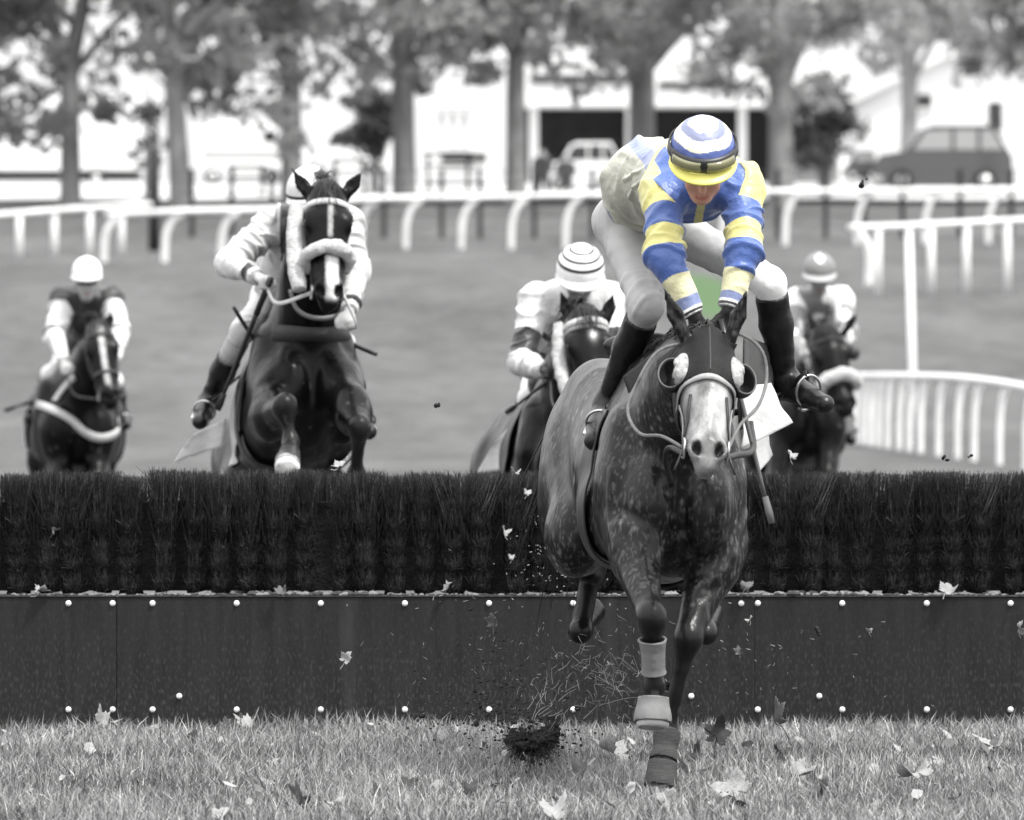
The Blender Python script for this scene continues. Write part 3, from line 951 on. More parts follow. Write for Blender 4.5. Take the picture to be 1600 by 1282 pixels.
# benches / tables behind the wire fence: dark picnic tables
for (px, py, wd, lb) in ((700, 252, 78, 'dark picnic table in front of the white kiosk'), (385, 272, 60, 'dark picnic table left of the jockey in white'), (545, 262, 56, 'dark picnic table in front of the white estate car')):
    Y = 178; rt = root_at('picnic_table', px, Y, lb, 'table', 'picnic tables behind the wire fence')
    mb = MB(); bx(mb, px - wd / 2, py - 14, px + wd / 2, py - 9, Y, .8); mb.build('tabletop', M['dark_post'], rt, smooth=False)
    for dy in (-.35, .95):
        mb = MB(); bx(mb, px - wd / 2, py + 4, px + wd / 2, py + 8, Y + dy, .25); mb.build('bench', M['dark_post'], rt, smooth=False)
    zb = ground_z(Y)
    for sx in (-.4, .4):
        c = at(px + sx * wd, py - 9, Y)
        MB().box((c[0] - .06, Y - .3, zb - .05), (c[0] + .06, Y + 1.15, zb + .12)).box((c[0] - .05, Y + .3, zb + .1), (c[0] + .05, Y + .5, c[2])).build('leg', M['dark_post'], rt, smooth=False)
# hospitality building: pale roof over dark open fronts
rt = root_at('hospitality_building', 1010, 205, 'low hospitality building with a pale roof and dark open front', 'building')
mb = MB(); bx(mb, 818, 165, 1322, 300, 207, 6); mb.build('wall', M['interior_shade'], rt, smooth=False)  # solid wall; near-black colour stands for the shade inside the open fronts
a = [at(x, y, 205) for x, y in ((806, 168), (806, 96), (846, 78), (1190, 78), (1334, 96), (1334, 168))]
MB().prism([(p[0], p[2]) for p in a], 204.6, 206.95).build('roof', M['roof_pale'], rt, smooth=False, bevel=.05)
mb = MB(); bx(mb, 835, 64, 985, 78, 206, 2); mb.build('sign_board', M['grey_plastic'], rt, smooth=False)
for px in (834, 985, 1160, 1318):
    mb = MB(); bx(mb, px - 7, 168.3, px + 7, 300, 206.0, .3); mb.build('pillar', M['wall_white'], rt, smooth=False)
mb = MB(); bx(mb, 830, 118, 990, 130, 204.5, .09); mb.build('fascia_stripe', M['dark_post'], rt, smooth=False)
mb = MB(); bx(mb, 1030, 128, 1180, 138, 204.5, .09); mb.build('fascia_stripe', M['dark_post'], rt, smooth=False)
mb = MB(); bx(mb, 1210, 240, 1316, 300, 206.6, .3); mb.build('counter', M['grey_plastic'], rt, smooth=False)
# white house on the right
rt = root_at('white_house', 1490, 215, 'white gabled house with two small dark windows at the right edge', 'house')
a = [at(x, y, 215) for x, y in ((1338, 300), (1338, 160), (1480, 92), (1700, 92), (1700, 300))]
MB().prism([(p[0], p[2]) for p in a], 215, 223).build('wall', M['wall_white'], rt, smooth=False)
mb = MB()
for qd in (((1326, 165), (1326, 157), (1480, 82), (1480, 91)), ((1480.3, 91), (1480.3, 82), (1710, 82), (1710, 91))):
    mb.prism([(p[0], p[2]) for p in [at(x, y, 215) for x, y in qd]], 214.6, 223.4)
mb.build('roof', M['roof_pale'], rt, smooth=False)
for (x0, y0, x1, y1) in ((1428, 148, 1456, 168), (1545, 160, 1566, 205)):
    mb = MB(); bx(mb, x0, y0, x1, y1, 214.95, .1); wo_ = mb.build('window', M['dark_glass'], rt, smooth=False)
    mb = MB(); bx(mb, x0 - 3, y1, x1 + 3, y1 + 4, 214.85, .2); mb.build('sill', M['roof_pale'], wo_, smooth=False)
# ================================================================== HORSES AND JOCKEYS
def coat_material(name, rough=.38, dapple=0.0, spec=.16):
    """coat colour from the mesh attribute, broken up by hair noise and, on the grey, by pale dapples"""
    m = bpy.data.materials.new(name); m.use_nodes = True
    N, Lk = m.node_tree.nodes, m.node_tree.links
    p = N['Principled BSDF']; p.inputs['Roughness'].default_value = rough; p.inputs['Specular IOR Level'].default_value = spec
    tc = N.new('ShaderNodeTexCoord'); ac = N.new('ShaderNodeAttribute'); ac.attribute_name = 'col'
    n1 = N.new('ShaderNodeTexNoise'); n1.inputs['Scale'].default_value = 9; n1.inputs['Detail'].default_value = 6; n1.inputs['Roughness'].default_value = .7
    mp = N.new('ShaderNodeMapping'); mp.inputs['Scale'].default_value = (1, 1, .45)
    Lk.new(tc.outputs['Object'], mp.inputs['Vector']); Lk.new(mp.outputs[0], n1.inputs['Vector'])
    mr = N.new('ShaderNodeMapRange'); mr.inputs['From Min'].default_value = .3; mr.inputs['From Max'].default_value = .7
    mr.inputs['To Min'].default_value = .4; mr.inputs['To Max'].default_value = 1.7
    Lk.new(n1.outputs['Fac'], mr.inputs['Value'])
    sc = N.new('ShaderNodeVectorMath'); sc.operation = 'SCALE'
    Lk.new(ac.outputs['Color'], sc.inputs[0]); Lk.new(mr.outputs[0], sc.inputs['Scale'])
    out = sc.outputs[0]
    if dapple:
        ad = N.new('ShaderNodeAttribute'); ad.attribute_name = 'dapple'
        nz = N.new('ShaderNodeTexNoise'); nz.inputs['Scale'].default_value = 5; Lk.new(tc.outputs['Object'], nz.inputs['Vector'])
        mixv = N.new('ShaderNodeMix'); mixv.data_type = 'RGBA'; mixv.inputs['Factor'].default_value = .035
        Lk.new(tc.outputs['Object'], mixv.inputs['A']); Lk.new(nz.outputs['Color'], mixv.inputs['B'])
        vo = N.new('ShaderNodeTexVoronoi'); vo.feature = 'SMOOTH_F1'; vo.inputs['Scale'].default_value = 21; vo.inputs['Smoothness'].default_value = .6
        Lk.new(mixv.outputs['Result'], vo.inputs['Vector'])
        m2 = N.new('ShaderNodeMapRange'); m2.inputs['From Min'].default_value = .36; m2.inputs['From Max'].default_value = .02; m2.interpolation_type = 'SMOOTHSTEP'
        Lk.new(vo.outputs['Distance'], m2.inputs['Value'])
        n3 = N.new('ShaderNodeTexNoise'); n3.inputs['Scale'].default_value = 3.2; n3.inputs['Detail'].default_value = 3; Lk.new(tc.outputs['Object'], n3.inputs['Vector'])
        m3 = N.new('ShaderNodeMapRange'); m3.inputs['From Min'].default_value = .42; m3.inputs['From Max'].default_value = .66
        Lk.new(n3.outputs['Fac'], m3.inputs['Value'])
        mu = N.new('ShaderNodeMath'); mu.operation = 'MULTIPLY'; Lk.new(m2.outputs[0], mu.inputs[0]); Lk.new(m3.outputs[0], mu.inputs[1])
        m4 = N.new('ShaderNodeMath'); m4.operation = 'MULTIPLY'; Lk.new(mu.outputs[0], m4.inputs[0]); Lk.new(ad.outputs['Fac'], m4.inputs[1])
        # fine pale hairs as well
        n5 = N.new('ShaderNodeTexNoise'); n5.inputs['Scale'].default_value = 70; n5.inputs['Detail'].default_value = 3
        mp5 = N.new('ShaderNodeMapping'); mp5.inputs['Scale'].default_value = (1, 1, .4); Lk.new(tc.outputs['Object'], mp5.inputs['Vector']); Lk.new(mp5.outputs[0], n5.inputs['Vector'])
        m6 = N.new('ShaderNodeMapRange'); m6.inputs['From Min'].default_value = .52; m6.inputs['From Max'].default_value = .72; m6.inputs['To Max'].default_value = .30
        Lk.new(n5.outputs['Fac'], m6.inputs['Value'])
        m7 = N.new('ShaderNodeMath'); m7.operation = 'MULTIPLY'; Lk.new(m6.outputs[0], m7.inputs[0]); Lk.new(ad.outputs['Fac'], m7.inputs[1])
        m8 = N.new('ShaderNodeMath'); m8.operation = 'ADD'; m8.use_clamp = True; Lk.new(m7.outputs[0], m8.inputs[0]); Lk.new(m4.outputs[0], m8.inputs[1])
        mx = N.new('ShaderNodeMix'); mx.data_type = 'RGBA'; mx.inputs['B'].default_value = (dapple, dapple, dapple, 1)
        Lk.new(m8.outputs[0], mx.inputs['Factor']); Lk.new(out, mx.inputs['A']); out = mx.outputs['Result']
    Lk.new(out, p.inputs['Base Color'])
    nb = N.new('ShaderNodeTexNoise'); nb.inputs['Scale'].default_value = 55; nb.inputs['Detail'].default_value = 4
    mpb = N.new('ShaderNodeMapping'); mpb.inputs['Scale'].default_value = (1, 1, .3)
    Lk.new(tc.outputs['Object'], mpb.inputs['Vector']); Lk.new(mpb.outputs[0], nb.inputs['Vector'])
    bp = N.new('ShaderNodeBump'); bp.inputs['Strength'].default_value = .22; bp.inputs['Distance'].default_value = .01
    Lk.new(nb.outputs['Fac'], bp.inputs['Height']); Lk.new(bp.outputs[0], p.inputs['Normal'])
    return m

def sstep(a, b, x):
    t = np.clip((x - a) / (b - a), 0, 1); return t * t * (3 - 2 * t)

def segdist(p, a, b):
    ab = b - a; t = np.clip(((p - a) @ ab) / max(1e-9, ab @ ab), 0, 1)
    return np.linalg.norm(p - a - t[:, None] * ab, axis=1), t

def strands(name, mat_, parent, roots, dirs, length, n, seed, rad=.004, spread=.25, drop=.6, k=5):
    """a bunch of hair strands growing from the roots"""
    r = random.Random(seed); mb = MB()
    for i in range(n):
        j = r.randrange(len(roots)); p = np.array(roots[j]) + np.array([r.gauss(0, .008) for _ in range(3)])
        d = nrm(np.array(dirs[j]) + np.array([r.gauss(0, spread) for _ in range(3)])); L = length * r.uniform(.6, 1.15)
        pts = []
        for q in range(k):
            t = q / (k - 1)
            pts.append(p + d * L * t + V(0, 0, -drop * L * t * t))
        mb.tube(pts, np.linspace(rad, rad * .25, k), 4, cap=False)
    return mb.build(name, mat_, parent)

class Horse:
    def __init__(self, label, group, Wp, yaw, pitch, dz, poll, muzzle, ears, fl, fr, hl=None, hr=None, h=.012, coat=(.02, .05), white=None,
                 mat_=None, dapple=0.0, neckw=1.0, headw=1.0, curve=0.0, legcol=.008, bw=1.0, ptop=.098, earw=1.0, legw=1.0, relief=()):
        self.root = root = empty('racehorse', (Wp[0], Wp[1], ground_z(Wp[1])), label, 'horse', group)
        ca, sa = math.cos(math.radians(yaw)), math.sin(math.radians(yaw))
        r0 = V(ca, sa, 0); f0 = V(sa, -ca, 0)
        cp, sp = math.cos(math.radians(pitch)), math.sin(math.radians(pitch))
        f = f0 * cp + V(0, 0, sp); u = V(0, 0, cp) - f0 * sp
        self.r, self.f, self.u = r0, f, u
        O = V(Wp[0], Wp[1], 1.1 + dz)
        T = lambda lat, fw, up: O + r0 * lat + f * fw + u * (up - 1.1)
        self.T = T
        AX = np.array([r0, f, u])
        poll = np.asarray(poll, float); muzzle = np.asarray(muzzle, float)
        d = nrm(muzzle - poll); rh = nrm(r0 - d * (r0 @ d)); n = np.cross(d, rh)
        if n[1] > 0: n = -n
        HA = np.array([rh, d, n]); self.HA = HA; self.poll = poll; self.hs = hs = np.linalg.norm(muzzle - poll) / .60
        Hd = lambda lat, al, nn: poll + (rh * lat * headw + d * al + n * nn) * hs
        self.Hd = Hd
        hl = hl or [T(-.16, -.95, 1.2), T(-.2, -.62, .92), T(-.16, -1.15, .62), T(-.15, -1.0, .28), T(-.15, -.95, .18), T(-.15, -.88, .08)]
        hr = hr or [T(.16, -.95, 1.2), T(.2, -.62, .92), T(.16, -1.25, .60), T(.15, -1.15, .26), T(.15, -1.1, .16), T(.15, -1.04, .06)]
        fl = [T(-.17, .40, 1.14)] + [np.asarray(q, float) for q in fl]; fr = [T(.17, .40, 1.14)] + [np.asarray(q, float) for q in fr]
        self.fl, self.fr, self.hl, self.hr = fl, fr, hl, hr
        allp = np.array([poll, muzzle, T(0, .7, 1.1), T(0, -1.35, 1.2), T(-.36, 0, .7), T(.36, 0, 1.6), T(-.36, -1.0, 1.1), T(.36, -1.0, 1.1)] + list(ears[0]) + list(ears[1]) + fl + fr + list(hl) + list(hr))
        S = SDF(allp.min(0) - .13, allp.max(0) + .13, h)
        # trunk
        S.ell(T(0, .26, 1.13), (.225 * bw, .36, .37), AX, .04)
        S.ell(T(0, -.15, 1.13), (.285 * bw, .55, .375), AX, .1)
        S.ell(T(0, -.62, 1.20), (.235 * bw, .45, .30), AX, .1)
        for s in (-1, 1):
            S.ell(T(s * .075 * bw, -.92, 1.255), (.150 * bw, .38, .29), AX, .09)
            S.ell(T(s * .16, -.98, 1.03), (.13, .25, .32), AX, .08)
            S.ell(T(s * .105 * bw, .53, 1.06), (.112 * bw, .15, .19), AX, .025)
            S.ell(T(s * .185 * bw, .34, 1.13), (.085, .17, .30), AX, .045)
            S.ell(T(s * .215 * bw, .22, 1.02), (.05, .15, .13), AX, .04)
            S.ell(T(s * .175 * bw, .10, 1.00), (.10, .22, .16), AX, .06)
        S.ell(T(0, .05, 1.48), (.085, .34, .13), AX, .12)
        S.ell(T(0, .44, .96), (.075, .14, .15), AX, .06)
        S.cone(T(0, .66, 1.20), T(0, .64, .92), .020, .024, .04, None, 'sub')
        # neck
        n0 = T(0, .28, 1.26); n0b = T(0, .10, 1.42)
        pk = poll - n * .085 * hs + d * .03
        mid = (n0 + pk) / 2 + u * .04 + r0 * curve
        S.cone(n0, mid, .265, .20, .10, (r0, .66 * neckw))
        S.cone(n0b, mid + u * .03, .20, .16, .10, (r0, .6 * neckw))
        S.cone(mid, pk, .19, ptop, .08, (r0, .66 * neckw))
        self.mid = mid; self.n0 = n0; self.pk = pk
        # head
        E = lambda c, r, k=.03, op='add': S.ell(Hd(*c), np.array(r) * hs * np.array([headw, 1, 1]), HA, k * hs, op)
        E((0, .07, -.02), (.088, .13, .095), .05)
        E((0, .17, -.01), (.098, .15, .085), .04)
        for s in (-1, 1):
            E((s * .085, .185, .032), (.036, .06, .038), .025)
            E((s * .052, .205, -.085), (.048, .155, .115), .03)
            E((s * .06, .30, .0), (.022, .12, .03), .03)      # facial crest
        S.cone(Hd(0, .18, .0), Hd(0, .50, .012), .083 * hs, .05 * hs, .04, None)
        S.cone(Hd(0, .22, -.10), Hd(0, .54, -.045), .062 * hs, .034 * hs, .04)
        E((0, .52, -.005), (.058, .08, .06), .03)
        for s in (-1, 1):
            E((s * .040, .535, .026), (.031, .05, .032), .018)
            E((s * .060, .45, -.02), (.016, .06, .03), .02)
        E((0, .588, -.012), (.043, .032, .040), .02)
        E((0, .565, -.066), (.034, .040, .026), .018)
        for s in (-1, 1):
            c = Hd(s * .040, .548, .050)
            ax = np.array([nrm(rh * .8 + d * s * .5), nrm(d - rh * s * .5), n])
            S.ell(c, np.array((.0165, .034, .040)) * hs, ax, .008, 'sub')
            E((s * .104, .19, .03), (.020, .026, .018), .01, 'sub')
        E((0, .585, -.046), (.05, .04, .0055), .004, 'sub')
        # ears
        for (eb, et) in ears:
            eb = np.asarray(eb, float); et = np.asarray(et, float)
            e = nrm(et - eb); L = np.linalg.norm(et - eb)
            fwd = nrm(V(0, -1, 0) - e * (V(0, -1, 0) @ e)); lat = np.cross(e, fwd)
            c1, c2 = eb + e * L * .36, eb + e * L * .62
            S.cone(eb - e * .03, eb + e * L * .4, .028 * earw, .033 * earw, .02, (fwd, .75))
            S.cone(eb + e * L * .4, et, .033 * earw, .006, .015, (fwd, .55))
            S.ell(eb + e * L * .50 + fwd * .026, (.019 * earw, L * .36, .024), np.array([lat, e, fwd]), .008, 'sub')
        # legs
        def fore(j, side):
            sh, el, kn, fe, co, ho = j
            S.cone(sh, el, .125, .105, .08, (r0, .75))
            mid_ = el + (kn - el) * .3
            S.ell(el + (kn - el) * .12 - f * -.03, (.085, .10, .12), AX, .03)
            S.cone(el, mid_, .105, .085, .06, (r0, .8)); S.cone(mid_, kn, .082, .046, .04)
            S.ell(kn, (.047, .048, .064), None, .04)
            S.cone(kn, kn + (fe - kn) * .3, .044 * legw, .033 * legw, .03); S.cone(kn, fe, .034 * legw, .031 * legw, .02, (r0, .85))
            S.ell(fe, np.array((.039, .043, .046)) * legw, None, .035)
            S.cone(fe, co, .035 * legw, .038 * legw, .025)
            S.cone(co, co + (ho - co) * .75, .046 * legw, .058 * legw, .012)
            S.cone(co + (ho - co) * .7, ho, .058 * legw, .060 * legw, .008)
            flat_cut(ho, nrm(ho - co))
        def hind(j):
            hp, st, hk, fe, co, ho = j
            S.cone(hp, st, .19, .15, .10, (r0, .72))
            m_ = st + (hk - st) * .35
            S.cone(st, m_, .135, .10, .07, (r0, .75)); S.cone(m_, hk, .095, .05, .05)
            S.ell(hk, (.048, .066, .068), None, .03)
            back = nrm(nrm(hk - st) + nrm(hk - fe))
            S.cone(hk, hk + back * .055, .04, .028, .025)
            S.cone(hk, fe, .040, .034, .025)
            S.ell(fe, (.042, .047, .046), None, .025)
            S.cone(fe, co, .037, .039, .02)
            S.cone(co, ho, .046, .062, .012); flat_cut(ho, nrm(ho - co))
        def flat_cut(ho, dn):
            sl, G = S._sub(ho - .13, ho + .13)
            if sl is None: return
            c0 = ho + dn * .012
            dc = (G[0] - c0[0]) * dn[0] + (G[1] - c0[1]) * dn[1] + (G[2] - c0[2]) * dn[2]
            dl = np.sqrt((G[0] - ho[0]) ** 2 + (G[1] - ho[1]) ** 2 + (G[2] - ho[2]) ** 2)
            S.F[sl] = np.where(dl < .10, np.maximum(S.F[sl], dc), S.F[sl])
        fore(fl, -1); fore(fr, 1); hind(hl); hind(hr)
        pos, Q = S.surface(2)
        pos, Q = biggest(pos, Q)
        N_ = vnormals(pos, Q)
        hd_ = np.linalg.norm(pos - Hd(0, .3, 0), axis=1)
        rip = (1 - 2 * np.abs(noise3(pos * np.array([7, 7, 3.2]) + 2, 51))) * .0045 + noise3(pos * np.array([13, 13, 7]), 52) * .0022
        pos = pos + N_ * (rip * sstep(.30, .50, hd_) + .0012 * noise3(pos * 24, 53))[:, None]
        # relief seen in the photo: muscle edges (amp > 0) and creases (amp < 0) along lines over the body
        if relief:
            bv = BVHTree.FromPolygons([Vector(p) for p in pos], [tuple(int(i) for i in f_) for f_ in Q])
            for pxs, amp, wd in relief:
                pl = []
                pp = spline([(x, y, 0.) for x, y in pxs], 6 * len(pxs))
                for x, y, _z in pp:
                    d_ = nrm(at(x, y, Wp[1]) - V(0, 0, CAM_Z))
                    hh, nn, i_, dd_ = bv.ray_cast(Vector((0, 0, CAM_Z)), Vector(d_), 90)
                    if hh is not None: pl.append(np.array(hh))
                if len(pl) < 3: continue
                dm = np.full(len(pos), 9.0)
                for a_, b_ in zip(pl[:-1], pl[1:]):
                    if np.linalg.norm(a_ - b_) > .12: continue
                    dd_, t_ = segdist(pos, a_, b_); dm = np.minimum(dm, dd_)
                pos = pos + N_ * (amp * np.exp(-(dm / wd) ** 2))[:, None]
        self.pos, self.Q = pos, Q
        # colours
        q = (pos - poll) @ HA.T / hs; q[:, 0] /= headw
        self.q = q
        loc = (pos - O) @ AX.T; loc[:, 2] += 1.1
        self.loc = loc
        nz = noise3(pos * 7, 5) * .5 + noise3(pos * 17, 6) * .3
        c = np.full(len(pos), coat[0]) + (coat[1] - coat[0]) * np.clip(.5 + nz * .6, 0, 1)
        if dapple:                                      # paler quarters, darker forehand
            c = c * (1 + 1.7 * sstep(.0, -.75, loc[:, 1]) * sstep(.75, 1.25, loc[:, 2]))
        legm = np.zeros(len(pos))
        for j in (fl, fr):
            dd, t = segdist(pos, j[2], j[3]); legm = np.maximum(legm, sstep(.14, .08, dd))
            dd, t = segdist(pos, j[3], j[5]); legm = np.maximum(legm, sstep(.14, .09, dd))
        for j in (hl, hr):
            dd, t = segdist(pos, j[2], j[3]); legm = np.maximum(legm, sstep(.15, .08, dd))
            dd, t = segdist(pos, j[3], j[5]); legm = np.maximum(legm, sstep(.14, .09, dd))
        c = c * (1 - legm) + legcol * legm
        headm = (np.abs(q[:, 0]) < .16) & (q[:, 1] > -.06) & (q[:, 1] < .66) & (q[:, 2] > -.2) & (q[:, 2] < .14)
        # muzzle goes darker round the nostrils
        wm = np.zeros(len(pos))
        if white is not None:
            wm = white(q[:, 0], q[:, 1], q[:, 2]) * headm
            c = c * (1 - wm) + .36 * wm
        nos = np.zeros(len(pos))
        for s in (-1, 1):
            dn = np.linalg.norm((q - V(s * .040, .545, .045)) / V(.018, .032, .05), axis=1)
            nos = np.maximum(nos, sstep(1.15, .8, dn))
        c = c * (1 - nos * headm) + .012 * nos * headm
        mud = (noise3(pos * 42, 61) * .6 + noise3(pos * 18, 62) * .5 > .52) & (loc[:, 2] < 1.05) & (loc[:, 1] > .1)
        c = np.where(mud, np.maximum(c, .035), c)
        for j, i in ((fl, 0), (fr, 1)):                      # hooves
            dd, t = segdist(pos, j[4], j[5]); hm = (dd < .085) & (t > .25)
            c = np.where(hm, np.where(t > .97, .30, .03), c)
        dp = np.clip(1 - legm, 0, 1) * (1 - wm) * sstep(.35, .8, loc[:, 2]) * (.55 + .45 * sstep(.10, .22, np.abs(loc[:, 0]))) if dapple else None
        self.colv = c
        self.body = sdf_obj('body', pos, Q, mat_, root, c[:, None] * np.ones(3), {'dapple': dp} if dapple else None)
        self.bvh = BVHTree.FromPolygons([Vector(p) for p in pos], [tuple(int(i) for i in f_) for f_ in Q])
        for s in (-1, 1):
            MB().ball(Hd(s * .090, .19, .026), .024 * hs, 0, 14, 10).build('eye', M['eye'], root)
    # -- straps
    def hit(self, org, dr, far=1.0):
        """outermost surface point met when looking from far outside towards org"""
        dr = nrm(dr); st = np.asarray(org) + dr * far
        h_, nn, i, dd = self.bvh.ray_cast(Vector(st), Vector(-dr), far)
        return (np.array(h_), np.array(nn)) if h_ is not None else (np.asarray(org, float), dr)
    def near(self, p):
        h_, nn, i, dd = self.bvh.find_nearest(Vector(p))
        return np.array(h_), np.array(nn)
    def head_ring(self, al, a0, a1, width, thick, name, m, zc=-.03, n=28, tilt=0.0, far=.3, lift=.002, tube=None):
        """band round the head at distance al from the poll; angle 0 = front of the face, + to image right"""
        P, Nn = [], []
        for t in np.linspace(math.radians(a0), math.radians(a1), n):
            dr = self.HA[0] * math.sin(t) + self.HA[2] * math.cos(t)
            p, nn = self.hit(self.Hd(0, al + tilt * math.cos(t), zc), dr, far)
            P.append(p + dr * lift); Nn.append(dr)
        P = np.array(P)
        P[1:-1] = (P[:-2] + 2 * P[1:-1] + P[2:]) / 4
        if tube: return MB().tube(P + np.array(Nn) * tube * .6, tube * np.sin(np.linspace(.5, math.pi - .5, n)) ** .3, 14).build(name, m, self.root)
        return MB().ribbon(P, Nn, width, thick).build(name, m, self.root)
    def strap(self, pts, width, thick, name, m, n=24, lift=.003, hug=True):
        P = spline(pts, n); Nn = []
        for i in range(n):
            p, nn = self.near(P[i])
            if hug: P[i] = p + nn * lift
            Nn.append(nn)
        P[1:-1] = (P[:-2] + 2 * P[1:-1] + P[2:]) / 4
        return MB().ribbon(P, Nn, width, thick).build(name, m, self.root)
    def shell_loc(self, name, m, keep, planes, offset=.006, thick=.006):
        """sheet over the trunk; keep works on (lat, fwd, up) of face centres, planes given in the same frame"""
        T = self.T; O = T(0, 0, 0); A = np.array([self.r, self.f, self.u])
        pl = [(T(*co), A.T @ np.asarray(no, float)) for co, no in planes]
        return shell(self.pos, self.Q, name, m, self.root, lambda c: keep((c - O) @ A.T), pl, offset, thick)
    def bridle(self, strap_m, nose_m=None, brow_m=None, browtilt=0.0, nose_al=.40, cheek=True, bit=True):
        self.head_ring(.105, -105, 105, .024, .006, 'browband', brow_m or strap_m, -.02)
        self.head_ring(nose_al, -125, 125, .024, .006, 'noseband', nose_m or strap_m, -.03)
        for s in (-1, 1):
            self.strap([self.Hd(s * .11, .06, -.03), self.Hd(s * .12, .22, -.05), self.Hd(s * .09, .36, -.04), self.Hd(s * .065, .48, -.04)], .018, .005, 'cheek_strap', strap_m)
            c = self.Hd(s * .068, .50, -.042)
            ring = [c + (self.HA[1] * math.cos(a) + self.HA[2] * math.sin(a)) * .032 for a in np.linspace(0, 2 * math.pi, 17)[:-1]]
            MB().tube(ring, .004, 6, closed=True).build('bit_ring', M['metal'], self.root)
    def saddle(self, cloth_m, half_fwd=(-.52, .06), low=.98, saddle_m=None, girth_m=None, cloth=True, girth=(-.01, .09)):
        T = self.T
        if cloth:
            self.shell_loc('saddle_cloth', cloth_m, lambda l: (l[:, 1] > half_fwd[0] - .05) & (l[:, 1] < half_fwd[1] + .05) & (l[:, 2] > low - .08),
                           [((0, half_fwd[1], 0), (0, 1, 0)), ((0, half_fwd[0], 0), (0, -1, 0)), ((0, 0, low), (0, 0, -1))], .008, .008)
        self.shell_loc('girth', girth_m or M['strap'], lambda l: (l[:, 1] > girth[0] - .05) & (l[:, 1] < girth[1] + .06) & (l[:, 2] < 1.45),
                       [((0, girth[1], 0), (0, 1, 0)), ((0, girth[0], 0), (0, -1, 0)), ((0, 0, 1.40), (0, 0, 1))], .018, .008)
        A = np.array([self.r, self.f, self.u])
        lo = np.min([T(-.3, .15, 1.2), T(.3, -.55, 1.7), T(-.3, -.55, 1.7), T(.3, .15, 1.2)], 0) - .05; hi = np.max([T(-.3, .15, 1.2), T(.3, -.55, 1.7), T(-.3, -.55, 1.7), T(.3, .15, 1.2)], 0) + .05
        S = SDF(lo, hi, .012)
        top = self.hit(T(0, -.15, 1.3), self.u, .6)[0]
        zt = ((top - T(0, 0, 0)) @ self.u)
        S.ell(T(0, -.20, zt), (.12, .26, .045), A, .03); S.ell(T(0, .02, zt + .045), (.09, .06, .05), A, .05); S.ell(T(0, -.42, zt + .03), (.13, .06, .045), A, .05)
        for s in (-1, 1): S.ell(T(s * .11, -.06, zt - .04), (.035, .12, .06), A, .04)
        p, q = S.surface(1)
        if len(q): sdf_obj('saddle', p, q, saddle_m or M['black_leather'], self.root)
    def tail(self, seed=1):
        T = self.T; b = T(0, -1.27, 1.42)
        strands('tail', M['mane'], self.root, [b + V(0, 0, -.02 * i) - self.f * .01 * i for i in range(5)], [-self.f * .8 + V(0, 0, -.1)] * 5, .8, 130, seed, .006, .12, .75, 6)
    def mane(self, seed=1, n=160, length=.14, lateral=.5):
        rt, dr = [], []
        for t in np.linspace(.05, 1, 16):
            a, b = (self.T(0, .05, 1.55), self.mid + self.u * .16) if t < .5 else (self.mid + self.u * .16, self.poll - self.HA[1] * .02)
            p = a + (b - a) * ((t * 2) % 1.0001 if t < .5 else (t - .5) * 2)
            hp, nn = self.near(p + self.u * .1); rt.append(hp); dr.append(nrm(self.u + self.r * lateral))
        strands('mane', M['mane'], self.root, rt, dr, length, n, seed, .005, .35, .9)
    def forelock(self, seed=2, n=60):
        rt = [self.near(self.Hd(x, -.01, .06))[0] for x in (-.03, -.01, .01, .03)]
        strands('forelock', M['mane'], self.root, rt, [nrm(self.HA[1] + self.HA[2] * .25)] * 4, .15, n, seed, .0035, .16, .0)
    def reins(self, hands, m, width=.016, sag=.06):
        for s, hnd in zip((-1, 1), hands):
            a = self.Hd(s * .075, .515, -.05)
            mid_ = (a + hnd) / 2 + V(s * .05, 0, -sag)
            P = spline([a, mid_, hnd], 18)
            MB().ribbon(P, [nrm(V(s * .8, -.5, .2))] * 18, width, .004).build('rein', m, self.root)

